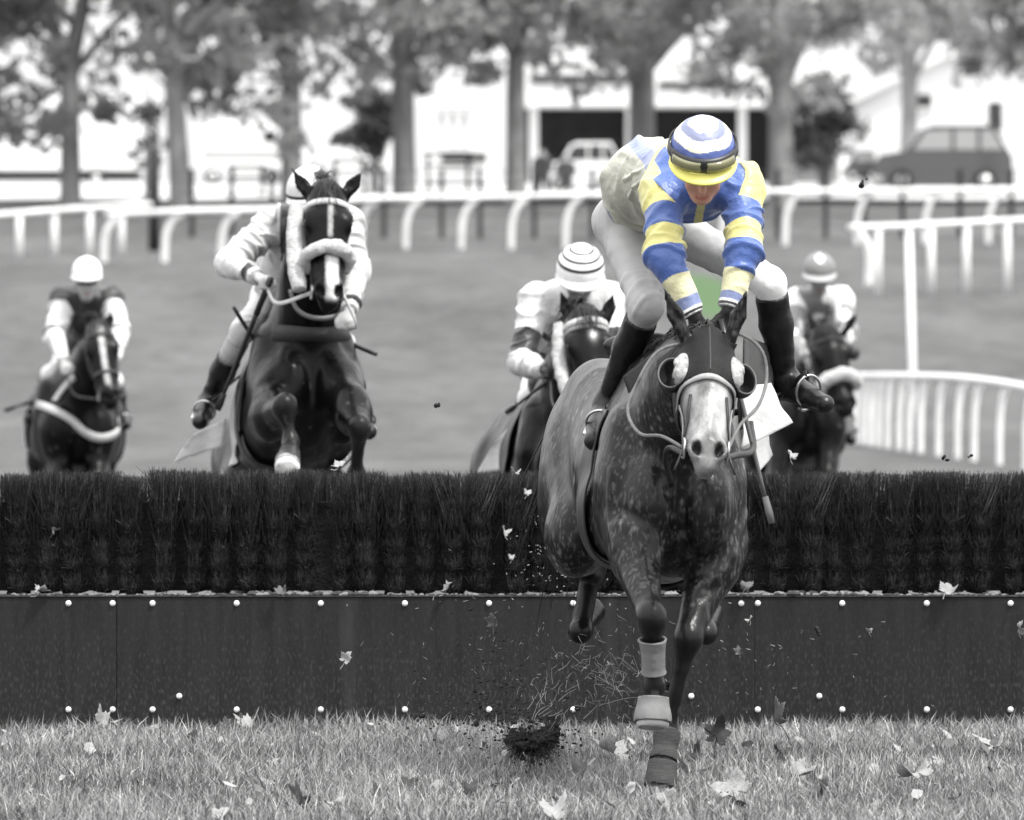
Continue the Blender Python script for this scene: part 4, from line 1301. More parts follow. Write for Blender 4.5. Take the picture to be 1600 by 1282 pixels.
# ------------------------------------------------------------------ jockeys
def helmet_parts(root, hc, A, radii, colfn, peak_col, seed=0, peak=True, name='helmet'):
    """A rows: right, face, up"""
    n1, n2 = 96, 64
    pol = np.linspace(.0, math.radians(104), n2); az = np.linspace(0, 2 * math.pi, n1, endpoint=False)
    P_, Z_ = np.meshgrid(pol, az, indexing='ij')
    loc = np.stack([np.sin(P_) * np.sin(Z_), np.sin(P_) * np.cos(Z_), np.cos(P_)], -1).reshape(-1, 3)
    wr = 1 + .010 * noise3(loc * 5, 30 + seed) + .006 * noise3(loc * 11, 31 + seed)
    v = hc + (loc * np.asarray(radii) * wr[:, None]) @ A
    q = [(i * n1 + j, (i + 1) * n1 + j, (i + 1) * n1 + (j + 1) % n1, i * n1 + (j + 1) % n1) for i in range(n2 - 1) for j in range(n1)]
    me = mesh_np(name, v - base(root), q, None, [M['helmet']])
    set_col(me, colfn(np.degrees(P_.ravel()), np.degrees((Z_.ravel() + math.pi) % (2 * math.pi) - math.pi), loc))
    ob = link(bpy.data.objects.new(name, me), root)
    s = ob.modifiers.new('solid', 'SOLIDIFY'); s.thickness = .006; s.offset = -1
    # silk cover button
    MB().ball(hc + A[2] * radii[2] * 1.0, .010).build('button', M['helmet_button'], ob)
    if peak:
        n3, n4 = 40, 7; vs_ = []
        for i in range(n4):
            t = i / (n4 - 1)
            for a in np.linspace(-80, 80, n3):
                ar = math.radians(a); po = math.radians(97 + 4 * t)
                l = V(math.sin(po) * math.sin(ar), math.sin(po) * math.cos(ar), math.cos(po)) * radii
                ext = .050 * t * math.cos(ar) ** .7 if abs(a) < 80 else 0
                l = l + V(math.sin(ar) * ext * .5, ext, -.018 * t * math.cos(ar))
                vs_.append(hc + l @ A)
        fs = [(i * n3 + j, i * n3 + j + 1, (i + 1) * n3 + j + 1, (i + 1) * n3 + j) for i in range(n4 - 1) for j in range(n3 - 1)]
        mb = MB(); mb.add(vs_, fs); pk = mb.build('peak', peak_col, root)
        s = pk.modifiers.new('solid', 'SOLIDIFY'); s.thickness = .008; s.offset = 0
    return ob

def band_patch(hc, A, radii, az0, az1, p0, p1, off, n=28, k=5, bulge=0.0):
    vs_ = []
    for i in range(k):
        t = i / (k - 1)
        for a in np.linspace(az0, az1, n):
            s = (a - az0) / (az1 - az0); po = math.radians(p0 + (p1 - p0) * t); ar = math.radians(a)
            l = V(math.sin(po) * math.sin(ar), math.sin(po) * math.cos(ar), math.cos(po)) * (np.asarray(radii) + off + bulge * math.sin(math.pi * t) * math.sin(math.pi * s) ** .5)
            vs_.append(hc + l @ A)
    return vs_, [(i * n + j, (i + 1) * n + j, (i + 1) * n + j + 1, i * n + j + 1) for i in range(k - 1) for j in range(n - 1)]

M['helmet_button'] = mat('helmet_button', .6, .5, .4)
M['lens'] = mat('lens', (.19, .185, .10), .08, .5, coat=.3)
M['lens_grey'] = mat('lens_grey', .05, .06, .6, coat=.6)
M['rubber'] = mat('rubber', .015, .4, .5)

class Jockey:
    def __init__(self, label, group, J, face, up, h=.012, skin=(.34, .34, .34), glove=None, build=1.0, breech_c=.8, silkfn=None, boot_top=None, wr=.008, hand_len=1.0, sock=None, thick=1.0):
        J = {k: np.asarray(v, float) for k, v in J.items()}
        self.J = J
        foot = (J['toL'] + J['toR']) / 2
        self.root = root = empty('person', (J['pel'][0], J['pel'][1], min(J['toL'][2], J['toR'][2]) - .05), label, 'jockey', group)
        f = nrm(face); u = nrm(np.asarray(up, float) - f * (np.asarray(up, float) @ f)); r = np.cross(f, u)
        if r[0] < 0: r = -r
        A = np.array([r, f, u]); self.A = A
        hc = J['head']; self.hc = hc
        pts = np.array(list(J.values()))
        lo, hi = pts.min(0) - .22, pts.max(0) + .22
        lat = nrm(J['shR'] - J['shL'])
        # ---- skin: one continuous figure
        S = SDF(lo, hi, h)
        S.cone(J['pel'], J['wai'], .125, .12, .05, (lat, 1.2)); S.cone(J['wai'], J['che'], .12, .135, .06, (lat, 1.15))
        S.cone(J['shL'], J['shR'], .065, .065, .05); S.cone(J['che'], J['nek'], .10, .06, .06); S.cone(J['nek'], hc - u * .06 - f * .02, .056, .054, .03)
        H = lambda x, y, z: hc + np.array([x, y, z]) @ A
        E = lambda c, rr, k=.015, op='add': S.ell(H(*c), rr, A, k, op)
        E((0, -.01, .025), (.075, .092, .10), .02); E((0, .022, -.055), (.060, .068, .075), .03); E((0, .055, -.105), (.028, .026, .022), .03)
        S.cone(H(0, .085, -.005), H(0, .108, -.045), .010, .016, .012); E((0, .078, -.082), (.026, .014, .012), .01); E((0, .080, -.086), (.024, .02, .0025), .003, 'sub')
        E((0, .072, .012), (.055, .018, .010), .015)
        for s in (-1, 1):
            E((s * .078, -.008, -.025), (.010, .022, .032), .008); E((s * .031, .092, -.008), (.016, .014, .010), .008, 'sub'); E((s * .040, .060, -.045), (.022, .02, .022), .02)
        for s in 'LR':
            sh, el, wr_ = J['sh' + s], J['el' + s], J['wr' + s]
            S.cone(sh, el, .052, .042, .03); S.cone(el, el + (wr_ - el) * .35, .043, .042, .02); S.cone(el + (wr_ - el) * .35, wr_, .042, .027, .02)
            hd = nrm(J.get('hd' + s, wr_ - el) if 'hd' + s in J else wr_ - el)
            inn = nrm((lat if s == 'L' else -lat) - hd * ((lat if s == 'L' else -lat) @ hd))       # towards the other hand
            dn = np.cross(hd, inn); dn = dn if dn[2] < 0 else -dn
            pc = wr_ + hd * .045
            S.ell(pc, (.040, .050, .020), np.array([inn, hd, dn]), .015)
            fr_ = max(.0085, h * .85)
            for i_, (o, L) in enumerate(((-.030, .8), (-.010, 1.0), (.010, .95), (.028, .82))):      # four fingers closed round the rein
                k0 = wr_ + hd * .085 * hand_len + inn * o; k1 = k0 + (hd * .5 + dn * .85) * .038 * L; k2 = k1 + (dn * .3 - hd * .95) * .03 * L; k3 = k2 - (hd * .6 + dn * .7) * .018 * L
                S.cone(k0 - hd * .015, k1, fr_ * 1.1, fr_, .006); S.cone(k1, k2, fr_, fr_ * .9, .004); S.cone(k2, k3, fr_ * .9, fr_ * .8, .004)
            t0 = wr_ + hd * .03 + inn * .036; t1 = t0 + hd * .035 + inn * .02 + dn * .012; t2 = t1 + hd * .03 - inn * .008 + dn * .018
            S.cone(t0, t1, fr_ * 1.5, fr_ * 1.15, .012); S.cone(t1, t2, fr_ * 1.1, fr_ * .9, .006)
            hp, kn, an, to = J['hip' + s], J['kn' + s], J['an' + s], J['to' + s]
            S.cone(hp, kn, .070, .047, .05); S.cone(kn, kn + (an - kn) * .35, .050, .05, .03); S.cone(kn + (an - kn) * .35, an, .05, .034, .03); S.cone(an, an + (to - an) * .75, .030, .018, .02)
            J['hand' + s] = wr_ + hd * .085 + dn * .035
        pos, Q = biggest(*S.surface(1))
        c = np.tile(np.asarray(skin, float), (len(pos), 1))
        if glove is not None:
            for s in 'LR':
                dd, t = segdist(pos, J['wr' + s], J['hand' + s]); c[dd < .09] = glove
        q = (pos - hc) @ A.T
        lip = (np.abs(q[:, 0]) < .026) & (q[:, 1] > .07) & (np.abs(q[:, 2] + .083) < .010)
        c[lip] *= np.array([.85, .6, .6])
        hairm = (q[:, 2] > .0) & (q[:, 1] < .02) & (np.linalg.norm(q, axis=1) < .15); c[hairm] = .03
        self.body = sdf_obj('body', pos, Q, M['skin'], root, c)
        for s in (-1, 1):
            MB().ball(H(s * .031, .075, -.006), .0125, 0, 10, 8).build('eye', M['eye'], root)
        # ---- silks
        S = SDF(lo, hi, wr); k_ = thick
        S.cone(J['pel'] + (J['wai'] - J['pel']) * .15, J['wai'], .150 * k_, .150 * k_, .05, (lat, 1.12)); S.cone(J['wai'], J['che'], .150 * k_, .165 * k_, .06, (lat, 1.12))
        S.cone(J['shL'], J['shR'], .088 * k_, .088 * k_, .06); S.cone(J['che'], J['nek'], .115, .07, .05)
        for s in 'LR':
            sh, el, wr_ = J['sh' + s], J['el' + s], J['wr' + s]
            S.cone(sh, el, .083 * k_, .070 * k_, .045); S.cone(el, wr_, .071 * k_, .043, .03)
        for s in 'LR':
            sh, el, wr_ = J['sh' + s], J['el' + s], J['wr' + s]; dr = nrm(wr_ - el)
            # clip the cuff
            c0 = wr_ - dr * .012
            sl, G = S._sub(wr_ - .09, wr_ + .12)
            dcut = (G[0] - c0[0]) * dr[0] + (G[1] - c0[1]) * dr[1] + (G[2] - c0[2]) * dr[2]
            dl = np.sqrt((G[0] - wr_[0]) ** 2 + (G[1] - wr_[1]) ** 2 + (G[2] - wr_[2]) ** 2)
            S.F[sl] = np.where(dl < .10, np.maximum(S.F[sl], dcut), S.F[sl])
        hem_n = nrm(J['pel'] - J['wai']); hem_c = J['pel'] + (J['wai'] - J['pel']) * .12
        sl, G = S._sub(hem_c - .3, hem_c + .3)
        dcut = (G[0] - hem_c[0]) * hem_n[0] + (G[1] - hem_c[1]) * hem_n[1] + (G[2] - hem_c[2]) * hem_n[2]
        dl = np.sqrt((G[0] - hem_c[0]) ** 2 + (G[1] - hem_c[1]) ** 2 + (G[2] - hem_c[2]) ** 2)
        S.F[sl] = np.where(dl < .24, np.maximum(S.F[sl], dcut), S.F[sl])
        pos, Q = biggest(*S.surface(2))
        pos, Q = refine(pos, Q)
        N = vnormals(pos, Q)
        # arm coordinates
        info = {}
        best = np.full(len(pos), 9.0); arm = np.zeros(len(pos), int); s_ = np.zeros(len(pos)); axis_d = np.zeros((len(pos), 3))
        for i, s in enumerate('LR'):
            sh, el, wr_ = J['sh' + s], J['el' + s], J['wr' + s]
            L1, L2 = np.linalg.norm(el - sh), np.linalg.norm(wr_ - el)
            d1, t1 = segdist(pos, sh, el); d2, t2 = segdist(pos, el, wr_)
            a1 = nrm(el - sh); a2 = nrm(wr_ - el)
            w1, w2 = 1 / (d1 + .005) ** 5, 1 / (d2 + .005) ** 5
            raw = (((pos - sh) @ a1) * w1 + (L1 + (pos - el) @ a2) * w2) / (w1 + w2) / (L1 + L2)
            dm = np.minimum(d1, d2)
            up_ = dm < best
            arm = np.where(up_, i + 1, arm); s_ = np.where(up_, raw, s_); best = np.where(up_, dm, best)
        dt, tt = segdist(pos, J['wai'], J['nek'])
        dt2, _ = segdist(pos, J['pel'], J['wai'])
        torso = np.minimum(dt, dt2) / .16; isarm = (best / .088 < torso) | (s_ > .22) & (best < .11)
        cen = (J['wai'] + J['che']) / 2
        spine = nrm(J['nek'] - J['pel'])
        bk = np.cross(lat, spine); bk = bk if bk[2] > 0 else -bk
        latv = (pos - J['che']) @ lat; upv = (pos - J['pel']) @ spine / np.linalg.norm(J['nek'] - J['pel']); bkv = (pos - (J['pel'] + np.outer(upv, J['nek'] - J['pel']))) @ bk
        nb = np.sum(N * bk, 1)
        self.pos = pos
        wrp = noise3(pos * 5, 16) * 1.1 + noise3(pos * 11, 14) * .45
        ax_ = np.where(isarm, s_ * 3.4, upv * 3.6)
        f1_ = (.5 + .5 * np.cos(2 * np.pi * (ax_ * 1.5 + (pos @ lat) * 3 + wrp))) ** 3
        f2_ = (.5 + .5 * np.cos(2 * np.pi * (ax_ * .9 - (pos @ bk) * 7 + noise3(pos * 6, 26) * 1.3))) ** 4
        m1 = sstep(-.35, .35, noise3(pos * 4.5, 18)); m2_ = sstep(-.3, .4, noise3(pos * 5.5, 19))
        soft = noise3(pos * 9, 9) * .6 + noise3(pos * 19, 10) * .3
        cuff = np.where(isarm, sstep(.97, .88, s_), 1.0)
        pos = pos + N * (cuff * (.008 * soft + .0115 * f1_ * m1 + .010 * f2_ * m2_ - .004))[:, None]
        c = silkfn(arm=np.where(isarm, arm, 0), s=s_, lat=latv, up=upv, back=bkv, nb=nb, pos=pos)
        self.silks = sdf_obj('silks', pos, Q, M['silk'], root, c)
        # ---- breeches
        S = SDF(lo, hi, max(wr, .009))
        S.cone(J['pel'], J['wai'] * .35 + J['pel'] * .65, .148, .138, .05, (lat, 1.15))
        for s in 'LR':
            hp, kn, an = J['hip' + s], J['kn' + s], J['an' + s]
            S.cone(J['pel'], hp, .125, .092, .06)
            S.cone(hp, kn, .086, .059, .05); S.cone(kn, kn + (an - kn) * .16, .058, .054, .03)
        for s in 'LR':
            kn, an = J['kn' + s], J['an' + s]; dr = nrm(an - kn); c0 = kn + (an - kn) * .15
            sl, G = S._sub(c0 - .13, c0 + .13)
            dcut = (G[0] - c0[0]) * dr[0] + (G[1] - c0[1]) * dr[1] + (G[2] - c0[2]) * dr[2]
            dl = np.sqrt((G[0] - c0[0]) ** 2 + (G[1] - c0[1]) ** 2 + (G[2] - c0[2]) ** 2)
            S.F[sl] = np.where(dl < .12, np.maximum(S.F[sl], dcut), S.F[sl])
        pos, Q = biggest(*S.surface(2)); N = vnormals(pos, Q)
        pos, Q = refine(pos, Q); N = vnormals(pos, Q)
        fl_ = np.zeros(len(pos))
        for s in 'LR':
            hp, kn, an = J['hip' + s], J['kn' + s], J['an' + s]
            dd, t = segdist(pos, hp, kn); dk = np.linalg.norm(pos - kn, axis=1)
            al_ = (pos - hp) @ nrm(kn - hp)
            ph = al_ * 11 + (pos @ lat) * 6 + noise3(pos * 6, 28) * 2.0
            fl_ = np.maximum(fl_, (.5 + .5 * np.cos(2 * np.pi * ph)) ** 3 * sstep(.19, .11, dd) * (.35 + .65 * sstep(.26, .10, dk)))
        edge_ = np.minimum(np.linalg.norm(pos - (J['knL'] + (J['anL'] - J['knL']) * .14), axis=1), np.linalg.norm(pos - (J['knR'] + (J['anR'] - J['knR']) * .14), axis=1))
        pos = pos + N * (sstep(.05, .12, edge_) * (.006 * noise3(pos * 9, 20) + .003 * noise3(pos * 24, 21) + .007 * fl_ * sstep(-.2, .4, noise3(pos * 4, 22))))[:, None]
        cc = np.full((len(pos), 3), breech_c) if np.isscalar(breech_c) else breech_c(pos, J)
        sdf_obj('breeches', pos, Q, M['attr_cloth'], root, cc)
        # ---- boots
        for s in 'LR':
            kn, an, to = J['kn' + s], J['an' + s], J['to' + s]
            t0 = .12 if boot_top is None else boot_top
            S = SDF(np.min([kn, an, to], 0) - .14, np.max([kn, an, to], 0) + .14, .009)
            kb = kn + (an - kn) * t0; m_ = kb + (an - kb) * .35; ft = nrm(to - an); sk = nrm(an - kn)
            S.cone(kb, m_, .064, .060, .02); S.cone(m_, an, .060, .046, .03)
            heel = an + sk * .045 - ft * .03
            S.cone(an, heel, .046, .042, .02); S.cone(heel + ft * .01, to, .043, .036, .025, (np.cross(ft, sk), 1.1)); S.cone(an, an + (to - an) * .6 + sk * .01, .042, .036, .03)
            S.cone(heel, heel + sk * .018, .030, .030, .01)
            sl, G = S._sub(kb - .12, kb + .12)
            dcut = -((G[0] - kb[0]) * sk[0] + (G[1] - kb[1]) * sk[1] + (G[2] - kb[2]) * sk[2])
            S.F[sl] = np.maximum(S.F[sl], dcut)
            p_, q_ = biggest(*S.surface(1)); N = vnormals(p_, q_)
            dd = np.linalg.norm(p_ - an, axis=1)
            p_ = p_ + N * ((.006 * noise3(p_ * np.array([10, 10, 40]), 23) * sstep(.20, .04, dd)) + .002 * noise3(p_ * 30, 24))[:, None]
            if sock is not None:
                S2 = MB().tube([kn + (an - kn) * .16, kn + (an - kn) * (t0 + .03)], [.058, .056], 14).build('stocking', sock, root)
            sdf_obj('boot', p_, q_, M['boot'], root)
    def stirrup(self, horse, s, m=None):
        """iron round the foot and the leather up to the saddle, parts of the horse's tack"""
        J = self.J; an, to = J['an' + s], J['to' + s]
        ft = nrm(to - an); c = an + (to - an) * .62; sk = nrm(an - J['kn' + s])
        sidev = nrm(np.cross(ft, sk)); upv = -sk
        ring = [c + sidev * math.cos(a) * .054 + upv * (math.sin(a) * .062 + .014) for a in np.linspace(0, 2 * math.pi, 25)[:-1]]
        ir = MB().tube(ring, .0055, 8, closed=True)
        ir.ribbon([c + sidev * x + upv * -.05 for x in (-.048, 0, .048)], [upv] * 3, .04, .008)
        ir.build('stirrup_iron', M['metal'], horse.root)
        top = horse.near(horse.T(-.24 if s == 'L' else .24, -.10, 1.38))[0]
        P = spline([top, (top + c) / 2 + (-1 if s == 'L' else 1) * horse.r * .02, c + upv * .09], 12)
        MB().ribbon(P, [horse.r * (-1 if s == 'L' else 1)] * 12, .024, .006).build('stirrup_leather', M['black_leather'], horse.root)
    def goggles(self, radii, frame, lens, pol=(80, 97), on_helmet=True, strap=True):
        root, hc, A = self.root, self.hc_h, self.A
        mb = MB()
        if strap:
            v, f_ = band_patch(hc, A, radii, -180, 180, pol[0] + 3, pol[1] - 5, .006, 72, 3); mb.add(v, f_)
        v, f_ = band_patch(hc, A, radii, -62, 62, pol[0], pol[1], .010, 40, 5, .006); mb.add(v, f_)
        g = mb.build('goggles', frame, root)
        md = g.modifiers.new('solid', 'SOLIDIFY'); md.thickness = .005; md.offset = 1
        for s in (-1, 1):
            a0, a1 = (5, 55) if s > 0 else (-55, -5)
            v, f_ = band_patch(hc, A, radii, a0, a1, pol[0] + 6.0, pol[1] - 1.8, .017, 20, 5, .007)
            l = MB().add(v, f_).build('lens', lens, g)
            md = l.modifiers.new('solid', 'SOLIDIFY'); md.thickness = .003; md.offset = 1
        return g
# ================================================================== THE FIVE RUNNERS
coat_grey = coat_material('coat_grey', .32, .26, .24)
coat_bay = coat_material('coat_bay', .30, 0, .13)
P = at
RUN = 'racehorses taking the hurdle'
JOC = 'jockeys in the race'
tack_grey = mat('tack_grey', .30, .55, .3, (30, .2))
tack_pale = mat('tack_pale', .46, .6, .3, (30, .15))
tack_dark = mat('tack_dark', .02, .45, .45, (30, .2))

# ---------------- 1: the grey in front
def white1(lat, al, n):
    side = sstep(.085, .045, np.abs(lat))
    m = sstep(.19, .25, al) * (.35 + .65 * side) * (1 - .45 * sstep(.43, .52, al)) * (1 + .25 * sstep(.56, .60, al))
    return np.clip(m * (.85 + .45 * noise3(np.stack([lat * 34, al * 14, n * 25], 1), 3)), 0, 1)
RELIEF1 = [
    ([(1046, 770), (1058, 800), (1070, 828)], -0.0124, 0.029), ([(1070, 828), (1062, 850), (1050, 872)], -0.0099, 0.029),
    ([(1052, 790), (1060, 812), (1060, 835), (1046, 858)], 0.0087, 0.029),
    ([(968, 815), (990, 826), (1014, 840), (1032, 858)], 0.0099, 0.029), ([(962, 800), (990, 806), (1020, 818), (1042, 836)], -0.0062, 0.026),
    ([(1030, 862), (1030, 890), (1022, 915)], 0.0062, 0.017), ([(1000, 870), (1006, 900), (1012, 935)], -0.0037, 0.014),
    ([(1146, 870), (1124, 896), (1096, 912), (1070, 926)], 0.0074, 0.019), ([(1150, 892), (1126, 916), (1094, 934)], -0.0062, 0.020),
    ([(1168, 760), (1166, 800), (1152, 845), (1142, 872)], 0.0062, 0.020), ([(1112, 780), (1122, 820), (1112, 860), (1096, 890)], -0.0074, 0.029),
    ([(957, 735), (952, 775), (953, 815), (960, 855)], 0.0074, 0.019), ([(975, 740), (968, 780), (968, 805)], -0.0050, 0.023),
    ([(1076, 830), (1086, 850), (1092, 880)], 0.0074, 0.026), ([(1020, 700), (1034, 740), (1046, 770)], -0.0062, 0.026),
    ([(862, 690), (870, 740), (872, 790)], 0.0050, 0.023), ([(895, 740), (900, 790), (893, 830)], -0.0062, 0.032)]
h1 = Horse('dapple grey racehorse in a black hood galloping in front of the hurdle', RUN,
           (.53, 25.78), 8, -2, 0, P(1105, 533, 24.86), P(1104, 731, 24.50),
           [(P(1068, 522, 24.82), P(1036, 447, 24.80)), (P(1144, 522, 24.82), P(1168, 452, 24.80))],
           [P(985, 838, 25.28), P(1017, 968, 24.88), P(1022, 1072, 24.95), P(1021, 1096, 24.95), P(1020, 1131, 24.93)],
           [P(1125, 850, 25.40), P(1074, 998, 25.16), P(1042, 1150, 25.20), P(1037, 1185, 25.16), P(1030, 1238, 25.12)],
           [P(925, 690, 26.75), P(900, 838, 26.35), P(924, 884, 26.85), P(908, 988, 26.75), P(912, 972, 26.88), P(920, 955, 26.98)],
           [P(1040, 690, 26.75), P(1070, 815, 26.35), P(1085, 880, 26.85), P(1103, 990, 26.65), P(1104, 975, 26.78), P(1106, 958, 26.88)],
           h=.0095, coat=(.003, .012), white=white1, mat_=coat_grey, dapple=.85, headw=1.08, legcol=.008, earw=.86, bw=.95, legw=.9, relief=RELIEF1)
Hd = h1.Hd
def not_ear(c, e, rad):
    dd, t = segdist(c, np.asarray(e[0]) - (np.asarray(e[1]) - np.asarray(e[0])) * .0, np.asarray(e[1])); return dd > rad
E1 = [(P(1068, 522, 24.82), P(1036, 447, 24.80)), (P(1144, 522, 24.82), P(1168, 452, 24.80))]
def hood_keep(c):
    q = (c - h1.poll) @ h1.HA.T / h1.hs
    m = (q[:, 1] > -.10) & (q[:, 1] < .5) & (np.abs(q[:, 0]) < .2) & (q[:, 2] > -.26) & (q[:, 2] < .2)
    for e in E1: m &= not_ear(c, e, .036)
    return m
hood = shell(h1.pos, h1.Q, 'hood', M['hood'], h1.root, hood_keep,
             [(Hd(0, .225, .09), h1.HA[1] * .86 + h1.HA[2] * .5), (Hd(0, -.09, 0), -h1.HA[1])], .004, .005)
seam = []
for al in np.linspace(-.02, .215, 22):
    p_, n_ = h1.hit(Hd(0, al, 0), h1.HA[2], .3); seam.append(p_ + h1.HA[2] * .008)
MB().tube(seam, .0035, 6).build('seam', M['strap'], hood)
rim_m = mat('cup_rim', .10, .5, .3)
patch_m = mat('eye_patch', .34, .8, .2, (35, .6), (60, .4))
for s in (-1, 1):
    # pale eye opening on the inner side, dark cup on the outer side
    pl = []; nr_ = 5
    for k in range(nr_):
        for a in np.linspace(0, 2 * math.pi, 25)[:-1]:
            q_ = (k + .02) / (nr_ - 1)
            la = s * (.082 + .030 * math.cos(a) * q_); al = .172 + .070 * math.sin(a) * q_
            p_, n_ = h1.hit(Hd(la, al, -.02), nrm(h1.HA[2] + h1.HA[0] * s * .25), .3)
            pl.append(p_ + n_ * (.010 + .002 * (1 - q_ * q_)))
    mb = MB(); mb.add(pl, [(k * 24 + i, k * 24 + (i + 1) % 24, (k + 1) * 24 + (i + 1) % 24, (k + 1) * 24 + i) for k in range(nr_ - 1) for i in range(24)])
    eo = mb.build('eye_patch', patch_m, hood)
    md = eo.modifiers.new('solid', 'SOLIDIFY'); md.thickness = .006; md.offset = 0
    cc = Hd(s * .128, .182, .018); A_ = h1.HA
    op = nrm(A_[2] + A_[0] * s * .25); ax1 = nrm(A_[0] - op * (A_[0] @ op)); ax2 = np.cross(op, ax1)
    vs_, fs_ = [], []
    nr, na = 9, 28
    for i in range(nr):
        ph = math.pi / 2 * i / (nr - 1)
        for j in range(na):
            a = 2 * math.pi * j / na
            vs_.append(cc + ax1 * .046 * math.cos(ph) * math.cos(a) + ax2 * .066 * math.cos(ph) * math.sin(a) - op * .075 * math.sin(ph))
    fs_ = [(i * na + j, i * na + (j + 1) % na, (i + 1) * na + (j + 1) % na, (i + 1) * na + j) for i in range(nr - 1) for j in range(na)]
    mb = MB(); mb.add(vs_, fs_); cup = mb.build('blinker_cup', tack_dark, hood)
    md = cup.modifiers.new('solid', 'SOLIDIFY'); md.thickness = .006; md.offset = 0
    MB().tube(vs_[:na], .0032, 8, closed=True).build('rim', rim_m, cup)
h1.head_ring(.272, -118, 118, .028, .006, 'noseband', tack_grey, -.02, 34, tilt=-.035, lift=.004)
mb = MB(); pp = [h1.hit(Hd(x, a, 0), h1.HA[2], .3)[0] + h1.HA[2] * .004 for x, a in ((-.030, .246), (-.020, .208), (0, .200), (.020, .208), (.030, .246))]
mb.add(pp, [(0, 1, 2, 3, 4)]); nb_ = mb.build('nose_pad', tack_pale, h1.root)
md = nb_.modifiers.new('solid', 'SOLIDIFY'); md.thickness = .006; md.offset = 0
for s in (-1, 1):
    h1.strap([Hd(s * .115, .24, -.05), Hd(s * .098, .34, -.03), Hd(s * .078, .44, -.02), Hd(s * .07, .50, -.04)], .016, .005, 'cheek_strap', tack_grey)
    h1.strap([Hd(s * .055, .30, .04), Hd(s * .066, .40, .02), Hd(s * .072, .49, -.03)], .010, .004, 'cheek_strap', tack_dark)
    c_ = Hd(s * .076, .495, -.03)
    MB().tube([c_ + (h1.HA[1] * math.cos(a) + h1.HA[2] * math.sin(a)) * .036 for a in np.linspace(0, 2 * math.pi, 21)[:-1]], .005, 8, closed=True).build('bit_ring', M['metal'], h1.root)
    MB().tube([c_, Hd(0, .51, -.03)], .006, 6).build('bit_bar', M['metal'], h1.root)
    e_ = Hd(s * .105, .585, -.05)
    MB().tube([c_, (c_ + e_) / 2, e_], [.005, .004, .005], 6).build('bit_cheek', tack_dark, h1.root)
h1.saddle(M['white_cloth'], (-.5, .0), 1.22, None, tack_dark, cloth=False, girth=(.02, .20))
h1.tail(3); h1.mane(4, 200, .10, -.5)
# boots and bandages on the forelegs
def leg_wrap(horse, j, i0, t0, t1, name, m, off, th=.005, rad=.12, i1=None):
    a, b = j[i0], j[i0 + 1 if i1 is None else i1]; d = nrm(b - a)
    return shell(horse.pos, horse.Q, name, m, horse.root, lambda c: segdist(c, a, b)[0] < rad,
                 [(a + (b - a) * t0, -d), (a + (b - a) * t1, d)], off, th)
boot_grey = mat('boot_grey', .16, .5, .35, (25, .15), (60, .1)); bell_grey = mat('bell_grey', .17, .6, .3, (20, .2)); band_dark = mat('band_dark', .06, .8, .2, (50, .3), (90, .4), stretch=(.3, .3, 4))
leg_wrap(h1, h1.fl, 2, .30, .82, 'tendon_boot', boot_grey, .009, .008)
leg_wrap(h1, h1.fl, 4, -.15, .93, 'overreach_boot', bell_grey, .008, .008)
leg_wrap(h1, h1.fl, 4, .94, 1.15, 'hoof_rim', tack_pale, .003, .004)
leg_wrap(h1, h1.fr, 3, -.15, 1.1, 'bandage', band_dark, .002, .004)
leg_wrap(h1, h1.fr, 4, .12, .85, 'overreach_boot', band_dark, .002, .005)
# white number cloth flapping and dark saddle flap on the right side
def cloth_patch(corners, nu, nv, amp, seed, name, m, parent, th=.004):
    """bilinear sheet between four corners with folds"""
    a, b, c, d = [np.asarray(q, float) for q in corners]
    vs_ = []
    for i in range(nv):
        v_ = i / (nv - 1)
        for j in range(nu):
            u_ = j / (nu - 1)
            vs_.append((a * (1 - u_) + b * u_) * (1 - v_) + (d * (1 - u_) + c * u_) * v_)
    vs_ = np.array(vs_); n_ = nrm(np.cross(b - a, d - a))
    w_ = noise3(vs_ * 9, seed) + .6 * noise3(vs_ * 17, seed + 1) + .8 * (1 - 2 * np.abs(noise3(vs_ * 6, seed + 2)))
    edge = noise3(vs_ * 12, seed + 5)
    vs_ = vs_ + n_ * (w_ * amp)[:, None] + (b - a) / np.linalg.norm(b - a) * (edge * amp * .6)[:, None]
    fs_ = [(i * nu + j, i * nu + j + 1, (i + 1) * nu + j + 1, (i + 1) * nu + j) for i in range(nv - 1) for j in range(nu - 1)]
    o = MB().add(vs_, fs_).build(name, m, parent)
    md = o.modifiers.new('solid', 'SOLIDIFY'); md.thickness = th; md.offset = 0
    return o
cloth_patch([P(1160, 602, 25.50), P(1206, 598, 25.55), P(1235, 662, 25.5), P(1160, 702, 25.4)], 22, 18, .016, 5, 'number_cloth', M['white_cloth'], h1.root)
cloth_patch([P(1178, 690, 25.62), P(1200, 668, 25.7), P(1206, 712, 25.7), P(1188, 738, 25.6)], 12, 12, .012, 9, 'number_cloth', M['white_cloth'], h1.root)
cloth_patch([P(1164, 525, 25.55), P(1221, 547, 25.75), P(1200, 645, 25.7), P(1152, 672, 25.5)], 14, 16, .006, 15, 'saddle_flap', mat('saddle_flap', .09, .6, .3, (20, .2)), h1.root, .012)
cloth_patch([P(976, 590, 25.45), P(1046, 535, 25.4), P(1050, 560, 25.38), P(986, 622, 25.42)], 14, 10, .005, 25, 'saddle_flap', M['black_leather'], h1.root, .03)
